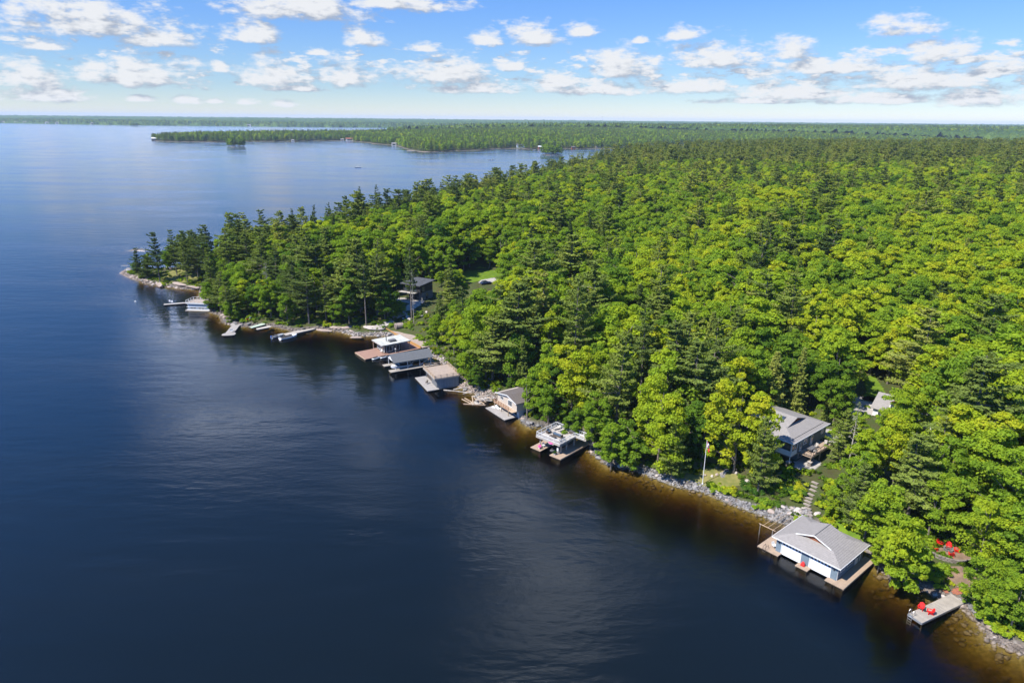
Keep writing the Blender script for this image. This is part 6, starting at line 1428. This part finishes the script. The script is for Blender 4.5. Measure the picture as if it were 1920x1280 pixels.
WHERE = [(1920,1830,'at the lower right edge of the photo'),(1830,1765,'by the foot of the little dock'),(1765,1650,'on the bank between little dock and boathouse'),(1500,1400,'on the rocky bank left of the grey boathouse'),(1400,1320,'on the rocky bank right of the flagpole'),(1320,1190,'on the rocky bank left of the flagpole'),(1190,1095,'under the trees right of the sun deck'),(1095,965,'on the bank by the sun deck'),(935,845,'on the shore left of the beige cabin'),(760,640,'on the shore left of the white flat roof'),(640,560,'on the shore right of the white runabout'),(470,405,'by the foot of the grey jetty'),(375,240,'on the rock slope of the tip')]
for xa, xb, wh in WHERE:
    s0_, s1_ = shore_px(xa), shore_px(xb); L_ = abs(s1_-s0_); n = int(min(22, max(5, L_*.55)))
    for k in range(n):
        s = s0_+(s1_-s0_)*(k+r.rand())/n; p = inland(s, -.25+1.5*r.rand()**1.5); vi = r.randint(12); sz = .5+.9*r.rand()**2.2+(.3 if xb < 650 else 0)
        o_ = link('boulder', RM[vi]); o_.location = (p[0], p[1], max(-.15, gz(*p))+.10*sz); o_.rotation_euler = (r.randn()*.2, r.randn()*.2, r.rand()*6.28); o_.scale = (sz*1.2, sz*1.2, sz)
        tag(o_, f"{'big' if sz > 1.1 else 'small' if sz < .65 else 'middling'} {RMC[vi % 6]} boulder {wh}", 'boulder', 'shore boulders '+wh); nB += 1
LEDGE = [((700,620),7.5,3.4,.95,.2,'broad sunlit rock hump left of the white flat roof'),((668,631),4.2,1.6,.6,.5,'tilted slab at the water left of the broad rock hump'),((632,617),5.0,2.2,.8,.2,'pinkish ledge right of the slab dock'),((606,618),5.5,1.9,.5,.1,'long low ledge at the end of the slab dock'),((650,618),3.8,2.0,.8,.7,'cracked ledge between the ledges left of the boulders'),((300,533),9,3.4,1.0,-.5,'long sloping bedrock at the water of the tip'),((335,536),10,3.2,1.1,-.25,'pale bedrock slope under the tip clearing'),((275,527),5,2.4,.9,-.6,'dark-footed bedrock near the outer end of the tip'),((242,508),9,3.0,1.1,-.5,'grey hump at the outermost end of the tip'),((360,540),7,2.8,.9,-.1,'bedrock slope at the right of the tip clearing'),((258,469),9,2.4,.45,.1,'flat white rock awash beyond the tip'),((234,497),4,1.6,.3,.2,'small dark rock awash off the tip'),((318,512),6,4,.7,.3,'smooth bare rock in the tip clearing')]
for (pp, a, b_, h_, rz, lab) in LEDGE:
    p = at(*pp, .2); m = rock_mesh(40+int(a*10), .9, PALESTONE if 'white' in lab else DARKROCK if 'dark rock' in lab else GREYROCK if 'grey' in lab else PINKROCK)
    o_ = link('rock_ledge', m); o_.location = (p[0], p[1], max(-.1, gz(p[0], p[1]))); o_.scale = (a*1.1, b_*1.25, h_*1.6); o_.rotation_euler = (0, 0, rz-.45); tag(o_, lab, 'rock')
# loose stones: uncountable
rec = []; r = np.random.RandomState(15)
V = []; Q = []
bm = bmesh.new(); bmesh.ops.create_icosphere(bm, subdivisions=1, radius=.5); bv = np.array([v.co[:] for v in bm.verts]); bf = np.array([[v.index for v in f.verts] for f in bm.faces]); bm.free()
def stones(name, lo, hi, n, din, mat, smin, smax, seed):
    r = np.random.RandomState(seed); V = []; Q = []; s0_, s1_ = shore_px(lo), shore_px(hi)
    P_ = np.array([inland(s0_+(s1_-s0_)*r.rand(), -.5+din*r.rand()**1.2) for _ in range(n)]); Z_ = np.maximum(ground(P_), -.5 if din > 0 else -9)
    for k in range(n):
        sz = smin+(smax-smin)*r.rand()**2; j = bv*(1+.25*r.randn(len(bv), 1))*np.array([1.1, 1, .7])*sz; V.append(j+np.array([P_[k, 0], P_[k, 1], Z_[k]+.12*sz])); Q.append(bf+k*len(bv))
    me = raw_mesh(name, np.concatenate(V), np.concatenate(Q)); me.materials.append(mat); tag(link(name, me), kind='stuff')
stones('shore_stones', 1525, 1440, 1100, 4.2, GREYROCK, .14, .7, 1); stones('shore_stones', 1440, 1330, 500, 1.7, GREYROCK, .2, .6, 2); stones('shore_stones', 1345, 1200, 700, 2.1, GREYROCK, .14, .7, 3)
stones('shore_stones', 1200, 960, 700, 1.6, DARKROCK, .2, .6, 4); stones('shore_stones', 935, 850, 700, 3.0, PINKROCK, .2, .6, 5); stones('shore_stones', 1920, 1650, 700, 1.3, BROWNROCK, .2, .65, 6)
stones('shore_stones', 845, 640, 700, 2.2, PALESTONE, .2, .7, 7); stones('shore_stones', 640, 375, 700, 2.0, BROWNROCK, .25, .8, 8); stones('shore_stones', 375, 232, 500, 2.5, PINKROCK, .3, .9, 9)
stones('lake_bed_stones', 1920, 1500, 350, -6, BROWNROCK, .25, 1.1, 21); stones('lake_bed_stones', 1490, 1000, 350, -5, BROWNROCK, .25, .9, 22); stones('lake_bed_stones', 960, 380, 700, -5, BROWNROCK, .3, 1.2, 23)
# dark rock bank left of the beige cabin and terrace wall stones on the flagpole bank
for (pp, n, spread, what, mats) in (((912, 728), 16, 2.6, 'in the dark rock bank behind the driftwood', (5, 11)), ((1350, 888), 18, 3.0, 'in the stone terrace right of the flagpole', (0, 2, 4)), ((1490, 962), 16, 2.6, 'beside the foot of the cottage steps', (2, 4, 8)), ((775, 590), 14, 3.6, 'on the slope below the black modern house', (2, 8))):
    g = gpx(*pp)
    for k in range(n):
        x, y = g[0]+r.randn()*spread, g[1]+r.randn()*spread*.7
        if sdist([(x, y)], MAIN)[0] < .3: continue
        vi = mats[k % len(mats)]; sz = .5+.7*r.rand(); o_ = link('boulder', RM[vi]); o_.location = (x, y, gz(x, y)+.12*sz); o_.rotation_euler = (r.randn()*.3, r.randn()*.3, r.rand()*6.28); o_.scale = (sz*1.2, sz*1.1, sz)
        tag(o_, f"{'big' if sz > .95 else 'small'} {RMC[vi % 6]} boulder {what}", 'boulder', 'boulders '+what)

# ================================================================== shrubs and ground cover
r = np.random.RandomState(18); nS = 0
def shrub(x, y, sz, tint, lab, grp, flat=1.0):
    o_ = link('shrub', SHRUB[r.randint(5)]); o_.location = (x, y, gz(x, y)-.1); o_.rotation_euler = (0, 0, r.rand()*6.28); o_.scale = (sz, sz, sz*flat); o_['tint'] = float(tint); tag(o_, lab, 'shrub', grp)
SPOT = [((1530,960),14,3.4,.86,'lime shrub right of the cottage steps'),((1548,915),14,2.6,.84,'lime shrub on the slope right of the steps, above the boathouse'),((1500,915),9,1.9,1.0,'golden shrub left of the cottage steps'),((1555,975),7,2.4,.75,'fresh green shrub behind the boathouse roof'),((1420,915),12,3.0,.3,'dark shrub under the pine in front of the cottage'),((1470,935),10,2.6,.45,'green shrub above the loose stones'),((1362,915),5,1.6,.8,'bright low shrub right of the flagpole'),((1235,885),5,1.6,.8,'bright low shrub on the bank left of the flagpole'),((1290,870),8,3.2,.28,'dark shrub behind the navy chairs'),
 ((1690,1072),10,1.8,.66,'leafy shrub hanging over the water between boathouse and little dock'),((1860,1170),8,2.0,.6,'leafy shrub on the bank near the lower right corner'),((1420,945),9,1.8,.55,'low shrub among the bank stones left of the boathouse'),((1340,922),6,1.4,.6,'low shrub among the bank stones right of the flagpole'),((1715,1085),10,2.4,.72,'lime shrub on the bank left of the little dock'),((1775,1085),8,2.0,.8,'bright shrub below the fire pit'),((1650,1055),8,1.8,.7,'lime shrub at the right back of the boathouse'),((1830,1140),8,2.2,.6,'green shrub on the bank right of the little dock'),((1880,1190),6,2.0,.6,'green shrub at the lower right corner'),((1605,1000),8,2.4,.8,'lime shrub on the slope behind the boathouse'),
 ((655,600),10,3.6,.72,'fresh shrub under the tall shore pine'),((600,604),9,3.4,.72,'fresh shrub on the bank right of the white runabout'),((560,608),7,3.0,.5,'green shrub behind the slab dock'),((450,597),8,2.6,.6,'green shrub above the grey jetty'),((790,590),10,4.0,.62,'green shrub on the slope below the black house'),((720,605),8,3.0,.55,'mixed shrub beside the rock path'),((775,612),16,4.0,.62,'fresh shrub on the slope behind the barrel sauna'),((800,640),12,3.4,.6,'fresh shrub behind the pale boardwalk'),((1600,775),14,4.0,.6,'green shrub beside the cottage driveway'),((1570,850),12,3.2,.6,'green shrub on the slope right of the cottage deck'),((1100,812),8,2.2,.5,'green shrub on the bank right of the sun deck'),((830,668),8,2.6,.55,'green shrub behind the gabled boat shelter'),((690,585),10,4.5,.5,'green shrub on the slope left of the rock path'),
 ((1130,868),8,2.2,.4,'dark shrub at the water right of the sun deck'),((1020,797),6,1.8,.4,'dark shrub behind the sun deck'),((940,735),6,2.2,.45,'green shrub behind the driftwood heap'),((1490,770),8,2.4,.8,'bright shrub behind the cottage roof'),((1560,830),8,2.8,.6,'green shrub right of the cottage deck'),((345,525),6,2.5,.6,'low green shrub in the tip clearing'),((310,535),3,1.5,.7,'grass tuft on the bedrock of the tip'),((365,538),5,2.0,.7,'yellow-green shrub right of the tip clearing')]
for (pp, n, spread, tint, lab) in SPOT:
    g = gpx(*pp)
    for k in range(n):
        x, y = g[0]+r.randn()*spread*.75, g[1]+r.randn()*spread*.75
        if sdist([(x, y)], MAIN)[0] < .5: continue
        if any(math.hypot(x-fx, y-fy) < fr_*.72 for fx, fy, fr_ in FOOT[:12]): continue
        if any(math.hypot(x-p_[0], y-p_[1]) < 1.7 for p_ in ps): continue
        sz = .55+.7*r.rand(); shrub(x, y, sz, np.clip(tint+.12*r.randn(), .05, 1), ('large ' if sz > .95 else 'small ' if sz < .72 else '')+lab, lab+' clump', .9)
# ferns and saplings under the trees along the shore: one carpet
rec = []
for s in np.arange(0, cum[-1]-8, .8):
    for k in range(3):
        p = inland(s, 1.6+16*r.rand()**1.3); rec.append(p)
        if shore(s)[0] > 18:
            rec.append(inland(s, 5+30*r.rand())); rec.append(inland(s, 5+40*r.rand()))
rec = np.array(rec); rec = rec[sdist(rec, MAIN) > 1.0]
RK = [(x0, x1) for x0, x1 in ((1500, 1180), )]
zz = ground(rec); pr_ = proj(np.column_stack([rec, zz]))
ok = np.ones(len(rec), bool)
for (b_, _) in CLEAR:
    ok &= ~((pr_[:, 0] > b_[0]) & (pr_[:, 0] < b_[2]) & (pr_[:, 1] > b_[1]) & (pr_[:, 1] < b_[3]) & (r.rand(len(rec)) < .75))
for p_ in ps: ok &= np.hypot(rec[:, 0]-p_[0], rec[:, 1]-p_[1]) > 1.8
for fx, fy, fr_ in FOOT[:12]: ok &= np.hypot(rec[:, 0]-fx, rec[:, 1]-fy) > fr_*.7
rec = rec[ok]; zz = zz[ok]
src = []
for k in range(3):
    o_ = next(q for q in COL.objects if q.name.startswith('shrub') and q.data is SHRUB[k]); src.append((o_, o_))
gn_scatter('undergrowth', [(x, y, z_-.12, s_ , s_*.8, a_, t_, v_) for (x, y), z_, s_, a_, t_, v_ in zip(rec, zz, .5+.6*r.rand(len(rec)), r.rand(len(rec))*6.28, np.clip(.55+.2*r.randn(len(rec)), .1, .95), r.randint(0, 3, len(rec)))], src)

# ================================================================== far shores: cottages, boats, mast
def far_house(pp, L, D, H, wallm, roofm, lab, rz=0.2, z=None, inl=6):
    p = at(*pp, 1.0); z_ = max(.6, gz(p[0], p[1])) if z is None else z; q = thing('cottage', lab, 'cottage', (p[0], p[1]+inl, max(z_, gz(p[0], p[1]+inl))), rz)
    MB().box(-L/2, L/2, -D/2, D/2, -2, H).build('wall', wallm, q); m = MB(); m.extr([(-L/2-.5, -D/2-.6, H), (-L/2-.5, D/2+.6, H), (-L/2-.5, 0, H+D*.32)], (L+1, 0, 0)); m.build('roof', roofm, q); MB().box(-L*.3, L*.3, -D/2-.06, -D/2-.01, .8, H-.6).build('window', GLASS, q)
    return q
for a in (((655,264),24,10,6,WHITE,RUST,'long white cottage with a reddish roof on the far point'),((641,264),10,7,4,BEIGESIDE,ROOFGREY,'small beige cottage left of the long white one on the far point'),((738,273),12,8,5,WHITE,ROOFGREY,'white boathouse left of the pair on the far bay'),((755,273),18,9,6,PALEBLUE,WHITE,'pale cottage with a white roof in the far bay'),((548,265),8,6,3.5,WHITE,ROOFGREY,'tiny white boathouse in the middle of the far point'),((288,263.5),14,10,6,DARKWOOD,WHITE,'dark boathouse with a pale roof at the left end of the far point'),((976,278),20,9,6,PALEBLUE,ROOFDARK,'grey cottage above the far rocky shore'),((1013,279),10,7,5,RUST,WHITE,'reddish boathouse left of the small islet'),((1075,279),9,7,4,RUST,ROOFBROWN,'red boathouse right of the small islet'),((1121,278),12,8,5,BEIGESIDE,ROOFBROWN,'brown cottage near the right end of the bay'),((1147,276),14,9,6,WHITE,WHITE,'white cottage at the right end of the bay')): far_house(*a)
for x, lab, mt in ((5, 'white cottage at the left edge of the far shore', WHITE), (30, 'sandy-coloured building on the far left shore', BEIGESIDE), (46, 'white boathouse right of the sandy building on the far shore', WHITE), (88, 'white cottage on the far left shore below the trees', WHITE), (107, 'low white boathouse on the far left shore', WHITE), (173, 'small white boathouse in the middle of the far left shore', WHITE), (466, 'white cottage at the end of the far shore', WHITE)):
    y = float(np.interp(x, [a[0] for a in FAR_PX], [a[1] for a in FAR_PX])); far_house((x, y-.3), 30, 16, 9, mt, ROOFGREY, lab, 0, None, 10)
for pp, lab, rz in (((672, 314.5), 'white motor boat alone on the open lake', 0.1), ((921, 300.5), 'white motor boat crossing the bay before the wood', 0.3), ((1036, 292), 'white boat moored in front of the small islet', 0.2), ((1002, 282), 'tiny white boat at the far shore left of the small islet', 0.5)):
    p = at(*pp, 0); boat(lab, (p[0], p[1], .15), rz, 9.5, 3.2, HULLWHITE, None, DARKMETAL)
for pp, lab, a in (((795,285),'pale rock shelf at the foot of the far wooded point',26),((770,283),'reddish rock shelf at the left corner of the far wooded point',18),((922,280),'pale landing on the far shore right of the wooded point',14),((700,270),'pale rock shelf by the far bay cottages',12),((985,280),'pale beach below the grey far cottage',20),((1028,291),'rock foot of the small islet',8),((436,276),'rock foot of the round islet',9)):
    p = at(*pp, .2); o_ = link('rock_ledge', rock_mesh(90+int(a), .5, PINKROCK)); o_.location = (p[0], p[1], .1); o_.scale = (a, a*.5, 2.6); tag(o_, lab, 'rock')
mp = at(1129, 243, 0); md_ = 6800; d = ray(1129, 233); s_ = md_/math.hypot(d[0], d[1]); t = thing('radio_mast', 'thin radio mast standing on the horizon above the far bay', 'mast', (d[0]*s_, d[1]*s_, gz(d[0]*s_, d[1]*s_)), 0)
m = MB()
for a in (0, 2.09, 4.19): m.tube((1.5*math.cos(a), 1.5*math.sin(a), -2), (1.0*math.cos(a), 1.0*math.sin(a), 82), .45, .4, 5)
m.build('lattice', STEEL, t); MB().box(-1.8, 1.8, -1.8, 1.8, 80, 83).build('antenna', DARKMETAL, t)
